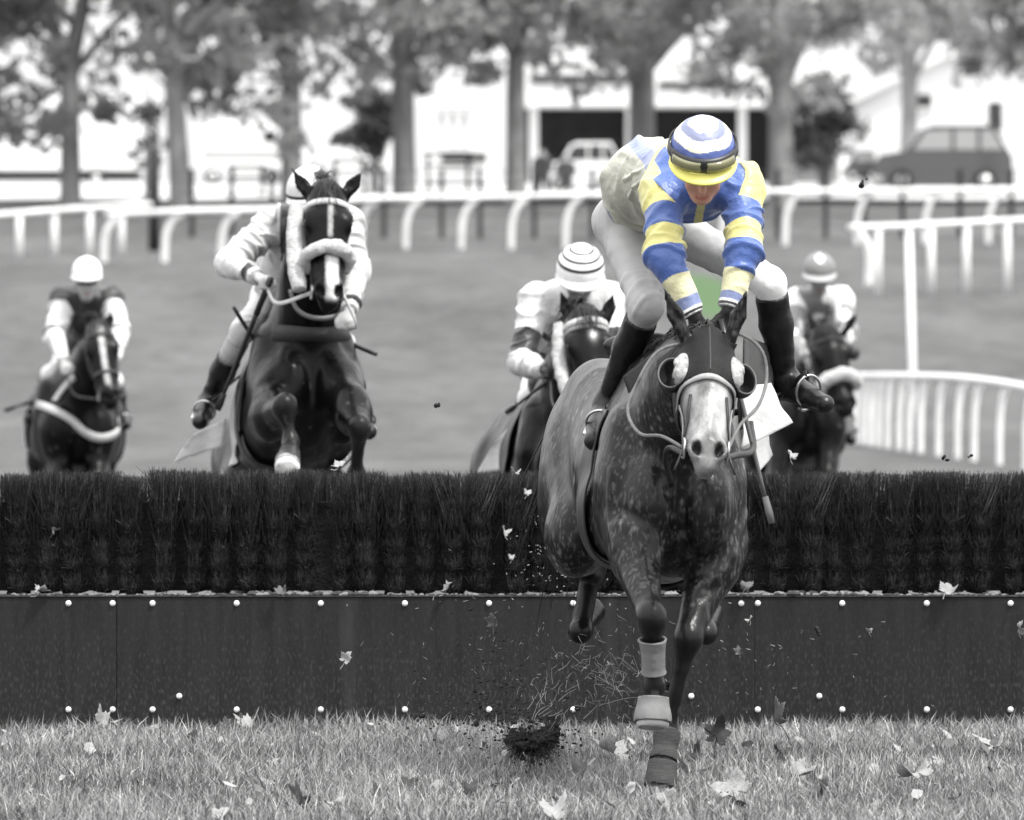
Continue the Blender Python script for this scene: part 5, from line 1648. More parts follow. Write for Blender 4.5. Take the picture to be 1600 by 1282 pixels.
def silk1(arm, s, lat, up, back, nb, pos):
    n = len(s); c = np.zeros((n, 3))
    blue = V(.06, .115, .34); yel = V(.60, .56, .21); cream = V(.66, .63, .40); bg_ = V(.17, .205, .36); beige = V(.38, .38, .32); navy = V(.06, .075, .17)
    # arms
    ed = s + .004 * np.sin(lat * 60) - np.where(arm == 2, .045, .02)
    bands = [(-9, .17, yel), (.17, .35, blue), (.35, .50, yel), (.50, .69, blue), (.69, .84, cream), (.84, .935, bg_), (.935, .952, V(.8, .8, .8)), (.952, .97, V(.02, .02, .02)), (.97, .985, V(.8, .8, .8)), (.985, 9, V(.02, .02, .02))]
    ed = np.where(s > .9, s, ed)
    for a, b, k in bands:
        m = (arm > 0) & (ed >= a) & (ed < b); c[m] = k
    t = arm == 0
    c[t] = yel
    bkm = t & (up < .76); c[bkm] = beige
    la = np.abs(lat)
    st = t & (la > .12) & (la < .165) & (nb > -.3); c[st & (up < .78)] = bg_
    c[t & (la > .085) & (la < .135) & (up >= .82)] = blue
    c[t & (nb < -.1) & (la < .10) & (up > .4)] = blue
    c[t & (up > .93)] = blue
    c[t & (nb < -.1) & (np.abs(lat + .005) < .016) & (up > .55)] = yel
    c[t & (up < .17)] = navy
    return c
u1 = nrm(V(.02, -.53, .85)); f1 = nrm(V(0, -.85, -.53))
helm1 = P(1098, 234, 25.0)
j1 = Jockey('jockey in bright blue and yellow striped silks and cap crouched over the leading grey horse', JOC, dict(
    pel=P(1012, 352, 26.02), wai=P(1012, 283, 25.78), che=P(1080, 280, 25.44), nek=P(1099, 285, 25.24), head=helm1 - u1 * .062 + f1 * .012,
    shL=P(1038, 303, 25.32), shR=P(1157, 287, 25.36), elL=P(1038, 402, 25.10), elR=P(1163, 395, 25.14), wrL=P(1087, 497, 25.06), wrR=P(1138, 487, 25.08), hdL=V(.22, .10, -.95), hdR=V(-.22, .10, -.95),
    hipL=P(968, 350, 26.0), hipR=P(1058, 360, 26.0), knL=P(1010, 480, 25.55), knR=P(1203, 442, 25.6), anL=P(950, 628, 25.85), anR=P(1226, 592, 25.75), toL=P(928, 690, 25.62), toR=P(1288, 632, 25.55)),
    f1, u1, h=.0085, skin=(.50, .27, .20), glove=(.015, .015, .015), silkfn=silk1, wr=.0055, thick=.95,
    breech_c=lambda p, J: np.where((p - J['pel']) @ V(1, 0, 0) > .335, .82, .36)[:, None] * np.ones(3))  # inner right thigh painted grey as shade between the arms; outer part white
j1.hc_h = helm1
R1 = np.array([.119, .138, .122])
def cap1(pol, az, loc):
    c = np.zeros((len(pol), 3)); cream = V(.80, .78, .60); bg_ = V(.17, .20, .33)
    p = pol + 1.5 * np.sin(np.radians(az) * 5)
    c[:] = cream; c[p < 27] = V(.82, .82, .80); c[(p >= 27) & (p < 43)] = V(.20, .22, .33); c[(p >= 62) & (p < 80)] = V(.10, .14, .36); c[p >= 80] = V(.76, .72, .20)
    c[(p >= 43) & (p < 62)] = cream
    return c
helmet_parts(j1.root, helm1, j1.A, R1, cap1, mat('peak_yellow', (.76, .71, .18), .4, .4), 1)
j1.goggles(R1, M['rubber'], M['lens'], (71, 94))
mb = MB(); v_, f_ = band_patch(helm1, j1.A, R1, -100, 100, 104, 113, -.012, 40, 3); mb.add(v_, f_)
ob_ = mb.build('headband', M['rubber'], j1.root); md = ob_.modifiers.new('solid', 'SOLIDIFY'); md.thickness = .006
j1.stirrup(h1, 'L'); j1.stirrup(h1, 'R')
def rein(pts, horse, m, width=.018, n=30, nrml=(0, -.6, .8)):
    Q_ = spline(pts, n)
    T_ = np.gradient(Q_, axis=0); N_ = np.cross(T_, V(0, 1, 0)); N_ /= np.maximum(np.linalg.norm(N_, axis=1, keepdims=True), 1e-9)
    return MB().tube(Q_, width * .5, 8, up=(0, 1, 0), flat=.45).build('rein', m, horse.root)
rein_m = mat('rein_grey', .13, .6, .3, (40, .3))
rein([j1.J['handL'], P(1030, 548, 24.98), P(992, 606, 24.90), P(981, 645, 24.85), P(1000, 678, 24.75), P(1034, 682, 24.65), Hd(-.076, .495, -.03)], h1, rein_m, .013)
rein([j1.J['handR'], P(1160, 524, 24.98), P(1190, 548, 24.95), P(1198, 590, 24.92), P(1185, 634, 24.80), P(1156, 665, 24.70), Hd(.076, .49, -.03)], h1, rein_m, .013)
rein([Hd(.07, .52, -.035), P(1150, 712, 24.75), P(1176, 703, 24.95), P(1172, 660, 25.15)], h1, tack_dark, .026, 16)
rein([Hd(-.07, .52, -.035), P(1046, 700, 24.7), P(1040, 720, 24.9), P(1050, 760, 25.05)], h1, tack_dark, .022, 16)
def whip(p0, p1, label, m=None, r=.010):
    p0, p1 = np.asarray(p0, float), np.asarray(p1, float)
    w_ = empty('whip', p0, label, 'whip', 'whips carried by the jockeys')
    d = nrm(p1 - p0)
    MB().tube([p0 - d * .06, p0 + d * .16], [r * 1.35, r * 1.2], 10).build('handle', M['rubber'], w_)
    MB().tube(spline([p0 + d * .16, (p0 + p1) / 2 + V(0, -.01, 0), p1 - d * .1], 8), np.linspace(r, r * .7, 8), 8).build('shaft', m or mat('whip_grey', .14, .5, .4), w_)
    MB().ribbon([p1 - d * .1, p1 - d * .04, p1], [V(0, -1, 0)] * 3, [r * 2.2, r * 2.8, r * 2.4], .008).build('flap', m or M['strap'], w_)
    return w_
whip(j1.J['handR'], P(1206, 818, 25.0), 'grey riding whip hanging beside the shoulder of the leading grey horse', mat('whip_pale', .11, .6, .3))

# ---------------- 2: dark bay jumping, left
def white2(lat, al, n):
    a = sstep(.014, .006, np.abs(lat - .004)) * sstep(.10, .13, al) * sstep(.30, .27, al) * sstep(-.02, .02, n)
    b = sstep(.036, .024, np.abs(lat - .014)) * sstep(.36, .39, al) * sstep(.60, .56, al) * sstep(-.01, .03, n)
    return np.clip(a * .7 + b * 1.4, 0, 1.4)
h2 = Horse('dark bay racehorse rising over the hurdle with a white sheepskin noseband and raised knees', RUN,
           (-1.06, 33.85), 9, 20, .14, P(511, 296, 32.95), P(513, 478, 32.66),
           [(P(482, 304, 33.0), P(456, 263, 33.02)), (P(541, 304, 33.0), P(566, 268, 33.02))],
           [P(420, 655, 33.05), P(446, 636, 32.62), P(455, 692, 32.60), P(453, 706, 32.52), P(449, 728, 32.36)],
           [P(548, 640, 33.05), P(562, 668, 32.70), P(556, 742, 32.85), P(556, 762, 32.9), P(556, 790, 32.95)],
           coat=(.0018, .006), white=white2, mat_=coat_bay, legcol=.010, neckw=1.05)
# pale sole of the lifted hoof
s_c = h2.fl[5] + V(0, -.012, -.015)
sole = MB().tube([s_c + V(0, .012, .01), s_c + V(0, -.022, -.012)], [.060, .056], 16); sole.build('hoof_sole', mat('hoof_sole', .5, .8, .2, (25, .4)), h2.root)
h2.head_ring(.105, -105, 105, .03, .007, 'browband', tack_pale, -.02)
def fuzzy(ob, n, length, seed, m):
    """short wool tufts on a sheepskin part"""
    me = ob.data; r = np.random.default_rng(seed)
    vs_ = np.array([v.co[:] for v in me.vertices]); ns_ = np.array([v.normal[:] for v in me.vertices])
    ed = np.array([p.vertices[:4] if len(p.vertices) == 4 else list(p.vertices[:3]) + [p.vertices[0]] for p in me.polygons])
    f = r.integers(0, len(ed), n); w_ = r.dirichlet((1, 1, 1, 1), n)
    p = (vs_[ed[f]] * w_[:, :, None]).sum(1); nn = (ns_[ed[f]] * w_[:, :, None]).sum(1)
    d = nn + r.normal(0, .45, (n, 3)); d /= np.linalg.norm(d, axis=1, keepdims=True)
    b = np.cross(d, r.normal(size=(n, 3))); b /= np.linalg.norm(b, axis=1, keepdims=True)
    L = (length * r.uniform(.5, 1.2, n))[:, None]; wd = length * .22
    v = np.stack([p - b * wd, p + b * wd, p + d * L], 1).reshape(-1, 3)
    t = np.arange(n * 3).reshape(n, 3)
    me2 = mesh_np('wool', v, None, t, [m], smooth=False)
    link(bpy.data.objects.new('wool', me2), ob)
def sheep(ob, amp, seed, n=1500):
    me = ob.data
    co = np.array([v.co[:] for v in me.vertices]); no = np.array([v.normal[:] for v in me.vertices])
    co = co + no * (amp * noise3(co * 28, seed) + amp * .6 * noise3(co * 60, seed + 1))[:, None]
    me.vertices.foreach_set('co', co.astype(np.float32).ravel()); me.update()
    fuzzy(ob, n, .016, seed, M['sheepskin'])
def sheep_noseband(h, al, r, a=112, seed=3):
    o = h.head_ring(al, -a, a, .05, .01, 'sheepskin_noseband', M['sheepskin'], -.03, 40, tilt=-.03, tube=r); sheep(o, .010, seed, 3200)
def sheep_cheek(h, s, a0, a1, r, seed=4, name='sheepskin_cheekpiece', lat=.135):
    pts = spline([h.Hd(s * (lat - .01), a0, -.03), h.Hd(s * lat, (a0 + a1) / 2, -.05), h.Hd(s * (lat - .02), a1, -.05)], 30)
    o = MB().tube(pts, r * np.sin(np.linspace(.35, math.pi - .35, 30)) ** .25, 14).build(name, M['sheepskin'], h.root); sheep(o, .006, seed, 2000)
sheep_noseband(h2, .375, .036)
sheep_cheek(h2, -1, .06, .50, .042, lat=.145)
for s in (-1, 1):
    h2.strap([h2.Hd(s * .10, .40, -.06), h2.Hd(s * .075, .48, -.05)], .016, .005, 'cheek_strap', tack_dark)
    c_ = h2.Hd(s * .070, .51, -.045)
    MB().tube([c_ + (h2.HA[1] * math.cos(a) + h2.HA[2] * math.sin(a)) * .034 for a in np.linspace(0, 2 * math.pi, 17)[:-1]], .005, 6, closed=True).build('bit_ring', M['metal'], h2.root)
# neck strap and breastgirth
def front_band(h, pxs, Yg, width, name, m, n=26, lift=.006):
    """band laid over the chest and neck along points seen in the photo"""
    Q_ = spline([P(x, y, Yg) for x, y in pxs], n); out = []; Ns = []
    for q in Q_:
        org = V(0, 0, CAM_Z); d = nrm(q - org)
        hh, nn, i, dd = h.bvh.ray_cast(Vector(org), Vector(d), 80)
        if hh is None: hh, nn, i, dd = h.bvh.find_nearest(Vector(q))
        out.append(np.array(hh)); Ns.append(np.array(nn))
    out = np.array(out); Ns = np.array(Ns)
    for _ in range(2):
        out[1:-1] = (out[:-2] + 2 * out[1:-1] + out[2:]) / 4; Ns[1:-1] = (Ns[:-2] + Ns[1:-1] + Ns[2:])
    Ns /= np.linalg.norm(Ns, axis=1, keepdims=True)
    out = out + Ns * lift
    return MB().ribbon(out, Ns, width, .008).build(name, m, h.root)
front_band(h2, [(456, 452), (463, 478), (480, 492), (505, 496), (526, 490), (536, 470)], 33.2, .024, 'neck_strap', mat('neck_strap', .3, .6, .3))
front_band(h2, [(428, 520), (450, 520), (485, 521), (520, 522), (541, 520)], 33.3, .075, 'breast_girth', mat('breast_girth', .055, .7, .3, (30, .2)))
h2.saddle(M['white_cloth'], (-.5, .06), 1.0, None, tack_dark)
h2.tail(5); h2.mane(6, 120, .12, -.6); h2.forelock(7, 50)
def silk2(arm, s, lat, up, back, nb, pos):
    c = np.full((len(s), 3), .52)
    c[(arm > 0) & (s > .86) & (s < .93)] = .015
    c[(arm == 0) & (np.abs(lat + .09) < .03)] = .03
    c[(arm == 0) & (np.abs(lat - .09) < .03)] = .03
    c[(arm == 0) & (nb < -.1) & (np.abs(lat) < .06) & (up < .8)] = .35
    return c
u2 = nrm(V(-.12, -.25, .96)); f2 = nrm(V(.05, -.97, -.25)); helm2 = P(485, 298, 33.42)
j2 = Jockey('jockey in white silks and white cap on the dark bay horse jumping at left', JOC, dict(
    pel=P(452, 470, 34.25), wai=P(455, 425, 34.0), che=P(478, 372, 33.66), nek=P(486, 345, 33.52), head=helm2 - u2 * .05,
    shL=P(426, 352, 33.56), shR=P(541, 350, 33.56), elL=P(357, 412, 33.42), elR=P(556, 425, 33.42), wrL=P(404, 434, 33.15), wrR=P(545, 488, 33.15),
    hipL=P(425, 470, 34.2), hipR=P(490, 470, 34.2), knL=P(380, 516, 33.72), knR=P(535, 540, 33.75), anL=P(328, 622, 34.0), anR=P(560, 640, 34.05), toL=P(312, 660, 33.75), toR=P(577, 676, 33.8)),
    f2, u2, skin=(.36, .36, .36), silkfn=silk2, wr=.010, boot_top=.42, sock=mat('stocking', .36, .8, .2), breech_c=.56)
j2.hc_h = helm2
def cap2(pol, az, loc):
    c = np.full((len(pol), 3), .62); c[(np.abs(az) < 60) & (pol < 62)] = .85; c[(pol > 88) & (pol < 96)] = .02; c[pol >= 96] = .8; c[(az > 20) & (az < 110) & (pol > 30)] = .02
    return c
helmet_parts(j2.root, helm2, j2.A, np.array([.118, .135, .122]), cap2, M['white_cloth'], 2)
j2.stirrup(h2, 'L'); j2.stirrup(h2, 'R')
h2.reins([j2.J['handL'], j2.J['handR']], tack_pale, .02)
whip(j2.J['handL'], P(340, 640, 33.5), 'black whip pointing down from the hand of the jockey in white', tack_dark, .013)
cloth_patch([P(300, 680, 34.3), P(352, 655, 34.1), P(346, 700, 34.15), P(272, 722, 34.5)], 16, 10, .012, 45, 'number_cloth', M['white_cloth'], h2.root)
MB().tube(spline([P(365, 480, 33.5), P(380, 505, 33.55), P(398, 532, 33.6)], 8), .010, 8).build('strap_end', M['strap'], h2.root)
MB().tube(spline([P(545, 535, 33.6), P(566, 545, 33.55), P(588, 554, 33.5)], 8), .011, 8).build('strap_end', M['strap'], h2.root)

# ---------------- 3: bay in the middle behind the grey
def white3(lat, al, n): return np.clip(np.exp(-((lat - .01) / .018) ** 2 - ((al - .155) / .03) ** 2) * 1.3 * (n > 0), 0, 1)
h3 = Horse('bay racehorse with a small white star and a white cheekpiece half hidden behind the grey', RUN,
           (.245, 35.1), 9, 7, -.16, P(914, 492, 34.1), P(935, 660, 33.82),
           [(P(893, 503, 34.15), P(875, 452, 34.15)), (P(946, 500, 34.15), P(960, 455, 34.15))],
           [P(880, 760, 34.6), P(880, 830, 34.2), P(880, 860, 34.5), P(880, 870, 34.6), P(880, 880, 34.7)],
           [P(960, 760, 34.6), P(960, 850, 34.3), P(960, 900, 34.7), P(960, 910, 34.8), P(960, 915, 34.9)],
           coat=(.003, .010), white=white3, mat_=coat_bay, headw=1.05, ptop=.13)
h3.bridle(tack_dark, tack_dark, tack_grey, nose_al=.38)
h3.head_ring(.075, -80, 80, .035, .012, 'browband', tack_pale, -.02)
sheep_cheek(h3, -1, .03, .46, .034, 8, lat=.138)
h3.forelock(9, 140); h3.mane(10, 200, .16, -.7); h3.tail(11)
h3.saddle(M['black_leather'], (-.62, .02), .92, None, tack_dark)
def silk3(arm, s, lat, up, back, nb, pos):
    c = np.full((len(s), 3), .60)
    c[(arm > 0) & (s > .27) & (s < .50)] = .02
    t = arm == 0
    c[t & (up > .52) & (up < .72)] = .02
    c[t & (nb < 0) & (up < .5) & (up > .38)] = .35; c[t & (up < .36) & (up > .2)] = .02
    return c
u3 = nrm(V(.05, -.45, .89)); f3 = nrm(V(0, -.89, -.45)); helm3 = P(907, 419, 34.85)
j3 = Jockey('jockey with a black and white hooped cap and black armbands behind the grey horse', JOC, dict(
    pel=P(872, 545, 35.85), wai=P(880, 505, 35.5), che=P(895, 480, 35.12), nek=P(902, 458, 34.98), head=helm3 - u3 * .05,
    shL=P(838, 470, 35.02), shR=P(948, 468, 35.05), elL=P(814, 566, 34.85), elR=P(962, 560, 34.85), wrL=P(852, 578, 34.5), wrR=P(900, 592, 34.45),
    hipL=P(848, 560, 35.8), hipR=P(900, 560, 35.8), knL=P(828, 622, 35.3), knR=P(955, 640, 35.3), anL=P(796, 705, 35.55), anR=P(960, 720, 35.5), toL=P(782, 735, 35.3), toR=P(965, 745, 35.3)),
    f3, u3, skin=(.2, .2, .2), glove=(.012,) * 3, silkfn=silk3, wr=.010)
j3.hc_h = helm3
def cap3(pol, az, loc):
    c = np.full((len(pol), 3), .85)
    for a, b in ((26, 33), (47, 54), (67, 75)): c[(pol > a) & (pol < b)] = .02
    return c
helmet_parts(j3.root, helm3, j3.A, np.array([.122, .14, .124]), cap3, M['white_cloth'], 3)
j3.goggles(np.array([.085, .105, .11]), M['white_cloth'], M['lens_grey'], (108, 124), strap=False)
j3.stirrup(h3, 'L'); j3.stirrup(h3, 'R'); h3.reins([j3.J['handL'], j3.J['handR']], tack_dark)
whip(j3.J['handL'], P(792, 645, 34.9), 'thin black whip in the gloved hand of the jockey with the hooped cap', tack_dark, .009)
cloth_patch([P(772, 692, 35.2), P(800, 664, 35.1), P(788, 738, 35.1), P(744, 742, 35.35)], 14, 14, .012, 55, 'number_cloth', M['white_cloth'], h3.root)

# ---------------- 4: dark bay far left
def white4(lat, al, n):
    a = np.exp(-((lat) / .032) ** 2 - ((al - .07) / .035) ** 2) * 1.6
    b = sstep(.024, .010, np.abs(lat + .004)) * sstep(.1, .14, al) * sstep(.50, .44, al)
    return np.clip((a + b * 1.1) * (n > 0), 0, 1.3)
h4 = Horse('dark bay racehorse with a white blaze and a white breast girth at the far left', RUN,
           (-3.08, 48.5), 6, 5, -.20, P(153, 510, 47.45), P(174, 634, 47.15),
           [(P(142, 512, 47.5), P(136, 484, 47.5)), (P(168, 512, 47.5), P(176, 484, 47.5))],
           [P(95, 750, 47.9), P(92, 830, 47.6), P(95, 850, 47.9), P(95, 858, 48), P(95, 865, 48.1)],
           [P(150, 750, 47.9), P(150, 840, 47.7), P(150, 880, 48.1), P(150, 888, 48.2), P(150, 890, 48.3)],
           h=.014, coat=(.0018, .005), white=white4, mat_=coat_bay, curve=.05, bw=1.22)
h4.bridle(tack_dark, nose_al=.38)
front_band(h4, [(58, 632), (80, 640), (108, 655), (128, 672), (150, 684), (172, 682), (190, 668), (202, 655)], 48.0, .058, 'breast_girth', tack_pale)
h4.saddle(M['white_cloth'], (-.62, .04), .98, None, tack_dark)
front_band(h4, [(86, 628), (100, 608), (118, 588)], 48.0, .05, 'neck_strap', tack_pale)
h4.mane(12, 120, .12, -.5); h4.tail(13); h4.forelock(14, 40)
def silk4(arm, s, lat, up, back, nb, pos):
    c = np.full((len(s), 3), .64)
    c[(arm > 0) & (s < .10)] = .025
    t = arm == 0; c[t] = .022
    c[t & (nb < .1) & (up > .35) & (up < .48)] = .14; c[t & (nb < .1) & (up > .58) & (up < .70)] = .14
    c[(arm > 0) & (s > .45) & (s < .485)] = .1
    return c
u4 = nrm(V(0, -.15, .98)); f4 = nrm(V(0, -.98, -.15)); helm4 = P(136, 426, 47.9)
j4 = Jockey('jockey with a white cap, dark waistcoat and white sleeves at the far left', JOC, dict(
    pel=P(122, 565, 48.8), wai=P(126, 525, 48.5), che=P(132, 490, 48.2), nek=P(135, 462, 48.05), head=helm4 - u4 * .06,
    shL=P(100, 470, 48.1), shR=P(172, 468, 48.1), elL=P(86, 522, 47.9), elR=P(188, 518, 47.9), wrL=P(100, 566, 47.6), wrR=P(176, 566, 47.55),
    hipL=P(104, 570, 48.8), hipR=P(140, 570, 48.8), knL=P(78, 585, 48.3), knR=P(178, 595, 48.4), anL=P(58, 642, 48.6), anR=P(190, 650, 48.7), toL=P(46, 655, 48.35), toR=P(197, 664, 48.45)),
    f4, u4, h=.013, skin=(.34,) * 3, silkfn=silk4, wr=.012, breech_c=.78)
j4.hc_h = helm4
helmet_parts(j4.root, helm4, j4.A, np.array([.105, .122, .112]), lambda p, a, l: np.full((len(p), 3), .84), M['white_cloth'], 4)
j4.goggles(np.array([.082, .102, .105]), M['rubber'], M['lens_grey'], (112, 130), strap=False)
j4.stirrup(h4, 'L'); j4.stirrup(h4, 'R'); h4.reins([j4.J['handL'], j4.J['handR']], tack_dark)
whip(P(64, 622, 48.2), P(8, 642, 48.4), 'thin dark whip sticking out to the left of the far left horse', tack_dark, .011)

# ---------------- 5: brown horse on the right
h5 = Horse('brown racehorse with a white noseband galloping behind the right boot of the leading jockey', RUN,
           (2.12, 50.9), 6, 5, -.20, P(1288, 516, 49.85), P(1322, 646, 49.55),
           [(P(1274, 520, 49.9), P(1262, 488, 49.9)), (P(1322, 516, 49.9), P(1340, 488, 49.9))],
           [P(1215, 760, 50.2), P(1215, 830, 49.9), P(1215, 850, 50.2), P(1215, 858, 50.3), P(1215, 862, 50.4)],
           [P(1290, 760, 50.2), P(1290, 830, 49.9), P(1290, 870, 50.3), P(1290, 875, 50.4), P(1290, 880, 50.5)],
           h=.014, coat=(.003, .008), white=None, mat_=coat_bay, headw=1.15, curve=.04, bw=1.2)
h5.bridle(tack_dark, nose_al=.42)
sheep_noseband(h5, .40, .052, 100, 12)
c_ = h5.Hd(.125, .20, .02)
MB().ball(c_, (.045, .05, .055), 0, 12, 8).build('blinker_cup', tack_dark, h5.root)
h5.saddle(M['white_cloth'], (-.6, .04), .95, None, tack_dark)
h5.mane(15, 120, .14, -.5); h5.tail(16); h5.forelock(17, 60)
def silk5(arm, s, lat, up, back, nb, pos):
    k = noise3(pos * 16, 44); c = np.where(k[:, None] > .08, .75, .22) * np.ones((len(s), 3))
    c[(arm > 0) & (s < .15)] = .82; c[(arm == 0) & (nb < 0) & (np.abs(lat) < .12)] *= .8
    return c
u5 = nrm(V(0, -.3, .95)); f5 = nrm(V(0, -.95, -.3)); helm5 = P(1280, 421, 50.3)
j5 = Jockey('jockey in pale mottled silks and a grey cap with a white diamond at the right', JOC, dict(
    pel=P(1262, 560, 51.3), wai=P(1266, 525, 51.0), che=P(1276, 490, 50.65), nek=P(1279, 460, 50.5), head=helm5 - u5 * .05,
    shL=P(1246, 468, 50.5), shR=P(1314, 466, 50.5), elL=P(1238, 528, 50.3), elR=P(1325, 522, 50.3), wrL=P(1262, 562, 50.05), wrR=P(1300, 560, 50.05),
    hipL=P(1245, 565, 51.3), hipR=P(1282, 565, 51.3), knL=P(1224, 592, 50.8), knR=P(1316, 600, 50.8), anL=P(1208, 650, 51.1), anR=P(1324, 655, 51.1), toL=P(1202, 672, 50.9), toR=P(1330, 688, 50.8)),
    f5, u5, h=.013, skin=(.22,) * 3, silkfn=silk5, wr=.012, breech_c=.75)
j5.hc_h = helm5
def cap5(pol, az, loc):
    c = np.full((len(pol), 3), .20); d = np.abs(az) / 42 + np.abs(pol - 26) / 26; c[d < 1] = .85; c[pol > 92] = .3
    return c
helmet_parts(j5.root, helm5, j5.A, np.array([.120, .137, .122]), cap5, M['grey_plastic'], 5)
j5.stirrup(h5, 'L'); j5.stirrup(h5, 'R'); h5.reins([j5.J['handL'], j5.J['handR']], tack_pale)
cloth_patch([P(1310, 645, 50.3), P(1326, 648, 50.3), P(1340, 672, 50.4), P(1318, 680, 50.4)], 8, 8, .01, 75, 'number_cloth', M['white_cloth'], h5.root)

# ================================================================== LEAVES, CLODS AND FLYING GRASS
def leaf_mesh(seed, m):
    r = random.Random(seed)
    out = []
    lobes = [(-2.15, .62), (-1.05, .88), (0, 1.0), (1.05, .88), (2.15, .62)]
    for i, (a, L) in enumerate(lobes):
        L *= r.uniform(.85, 1.1)
        for da, k in ((-.42, .66), (-.30, .74), (-.27, .84), (-.12, .84), (0, 1.0), (.12, .86), (.27, .82), (.30, .72), (.42, .64)):
            out.append(((a + da) + r.gauss(0, .015), L * k * r.uniform(.94, 1.05)))
        if i < 4: out.append(((a + lobes[i + 1][0]) / 2, .58 * r.uniform(.9, 1.1)))
    out.append((2.85, .30)); out.insert(0, (-2.85, .30))
    n = len(out); rings = 5
    vs_ = [(0, 0, 0)]
    cx, cy = r.uniform(.5, 1.9), r.uniform(-1.0, 1.6); ph = r.uniform(0, 6)
    for k in range(1, rings + 1):
        for a, L in out:
            q = L * k / rings
            vs_.append((math.sin(a) * q * .5, math.cos(a) * q * .5, 0))
    vs_ = np.array(vs_)
    x, y = vs_[:, 0].copy(), vs_[:, 1].copy()
    vs_[:, 2] = cx * x * x * 1.6 + cy * y * y * 1.2 + .05 * np.sin(9 * x + ph) + .05 * np.sin(11 * y + ph * 2) + .3 * x * y * r.uniform(-1, 1)
    vs_[:, 0] *= 1 - .25 * np.abs(vs_[:, 2])
    fs_ = [(0, 1 + j, 1 + j + 1) for j in range(n - 1)]
    for k in range(rings - 1):
        a0, b0 = 1 + k * n, 1 + (k + 1) * n
        fs_ += [(a0 + j, b0 + j, b0 + j + 1, a0 + j + 1) for j in range(n - 1)]
    mb = MB(); mb.add(vs_, fs_)
    mb.tube(spline([(0, .02, 0), (.02, -.25, -.03 + r.uniform(-.05, .1)), (.08, -.5, .04)], 6), [.014, .012, .011, .01, .01, .013], 5)
    return mesh_np('leaf', np.concatenate(mb.v), mb.q, mb.t, [m])
LV = {k: [leaf_mesh(100 + i * 7 + j, M[k]) for i in range(3)] for j, k in enumerate(('leaf_pale', 'leaf_grey', 'leaf_dark'))}
def leaf(px, py, size_px, tone, tilt, label, Y=None, seed=0, name='fallen_leaf', group='leaves lying on the grass'):
    """Y None: lies on the ground where the photo shows it"""
    r = random.Random(seed or int(px * 7 + py))
    if Y is None:
        Y = CAM_Z / max(1e-3, (py + size_px * .25 - HOR) / F_PX); p = at(px, py, Y); p[2] = max(p[2], .035)
    else: p = at(px, py, Y)
    o = bpy.data.objects.new(name, LV[tone][r.randrange(3)]); link(o)
    s = size_px / F_PX * Y * 1.0
    o.location = tuple(p); o.scale = (s, s, s)
    o.rotation_euler = (math.radians(tilt + r.gauss(0, 8)), r.gauss(0, .35), r.uniform(-1.6, 1.6))
    if name == 'flying_leaf': o.rotation_euler = (math.radians(tilt), r.uniform(-.6, .6), r.uniform(-3, 3))
    m_ = o.modifiers.new('solid', 'SOLIDIFY'); m_.thickness = .012; m_.offset = 0
    return tag(o, label, 'leaf', group)
G = [
 (158, 1128, 62, 'leaf_pale', 40, 'pale fallen leaf propped against the left foot of the studded board'),
 (243, 1142, 40, 'leaf_pale', 25, 'small pale fallen leaf right of the one propped at the left foot of the board'),
 (385, 1132, 60, 'leaf_pale', 30, 'pale fallen leaf under the board below the jockey in white'),
 (352, 1140, 34, 'leaf_grey', 30, 'small greyish leaf touching the pale leaf under the jockey in white'),
 (470, 1255, 85, 'leaf_grey', 20, 'large curled greyish leaf at the bottom edge, left of the middle'),
 (520, 1258, 60, 'leaf_pale', 15, 'flat pale leaf beside the large curled greyish leaf at the bottom edge'),
 (345, 1276, 70, 'leaf_pale', 10, 'pale leaf cut by the bottom edge on the left'),
 (640, 1232, 50, 'leaf_dark', 40, 'dark curled leaf in the grass left of the torn turf clod'),
 (735, 1240, 48, 'leaf_dark', 60, 'dark upright leaf in the grass below the torn turf clod'),
 (955, 1182, 92, 'leaf_pale', 55, 'big bright leaf standing on edge just left of the planted front hoof'),
 (905, 1215, 50, 'leaf_grey', 30, 'dull leaf lying below the big bright leaf by the hoof'),
 (1086, 1190, 44, 'leaf_dark', 40, 'small dark curled leaf right of the planted front hoof'),
 (1062, 1215, 36, 'leaf_dark', 60, 'small dark leaf tucked against the planted front hoof'),
 (1246, 1208, 66, 'leaf_pale', 35, 'folded pale leaf right of the hoof, under the blowing grey leaf'),
 (1225, 1180, 48, 'leaf_dark', 30, 'dark torn leaf under the blowing grey leaf'),
 (1268, 1238, 76, 'leaf_grey', 15, 'wide greyish leaf with a dark edge at the lower right of the hoof'),
 (1150, 1240, 84, 'leaf_pale', 30, 'crumpled pale leaf lying between the hoof and the wide greyish leaf'),
 (1118, 1256, 60, 'leaf_pale', 20, 'pale leaf just below the crumpled pale one right of the hoof'),
 (1034, 1256, 56, 'leaf_pale', 75, 'pointed pale leaf sticking up in front of the planted hoof'),
 (1432, 1215, 82, 'leaf_pale', 14, 'flat pale leaf alone in the grass at the right'),
 (1548, 1165, 62, 'leaf_pale', 16, 'bright flat leaf in the grass near the right edge'),
 (1326, 1130, 34, 'leaf_pale', 50, 'tiny pale leaf standing at the foot of the board on the right'),
 (1325, 1165, 34, 'leaf_grey', 30, 'tiny dull leaf right of the blowing grey leaf'),
 (862, 1272, 84, 'leaf_pale', 20, 'bright leaf cut by the bottom edge below the turf clod'),
 (1500, 1250, 48, 'leaf_grey', 20, 'dull leaf in the bottom right corner'),
 (560, 1122, 44, 'leaf_grey', 30, 'dull leaf at the foot of the board left of the flying soil'),
 (690, 1122, 40, 'leaf_pale', 20, 'narrow pale leaf at the foot of the board above the turf clod'),
]
for i, (x, y, s, t, tl, lb) in enumerate(G): leaf(x, y, s, t, tl, lb, seed=300 + i)
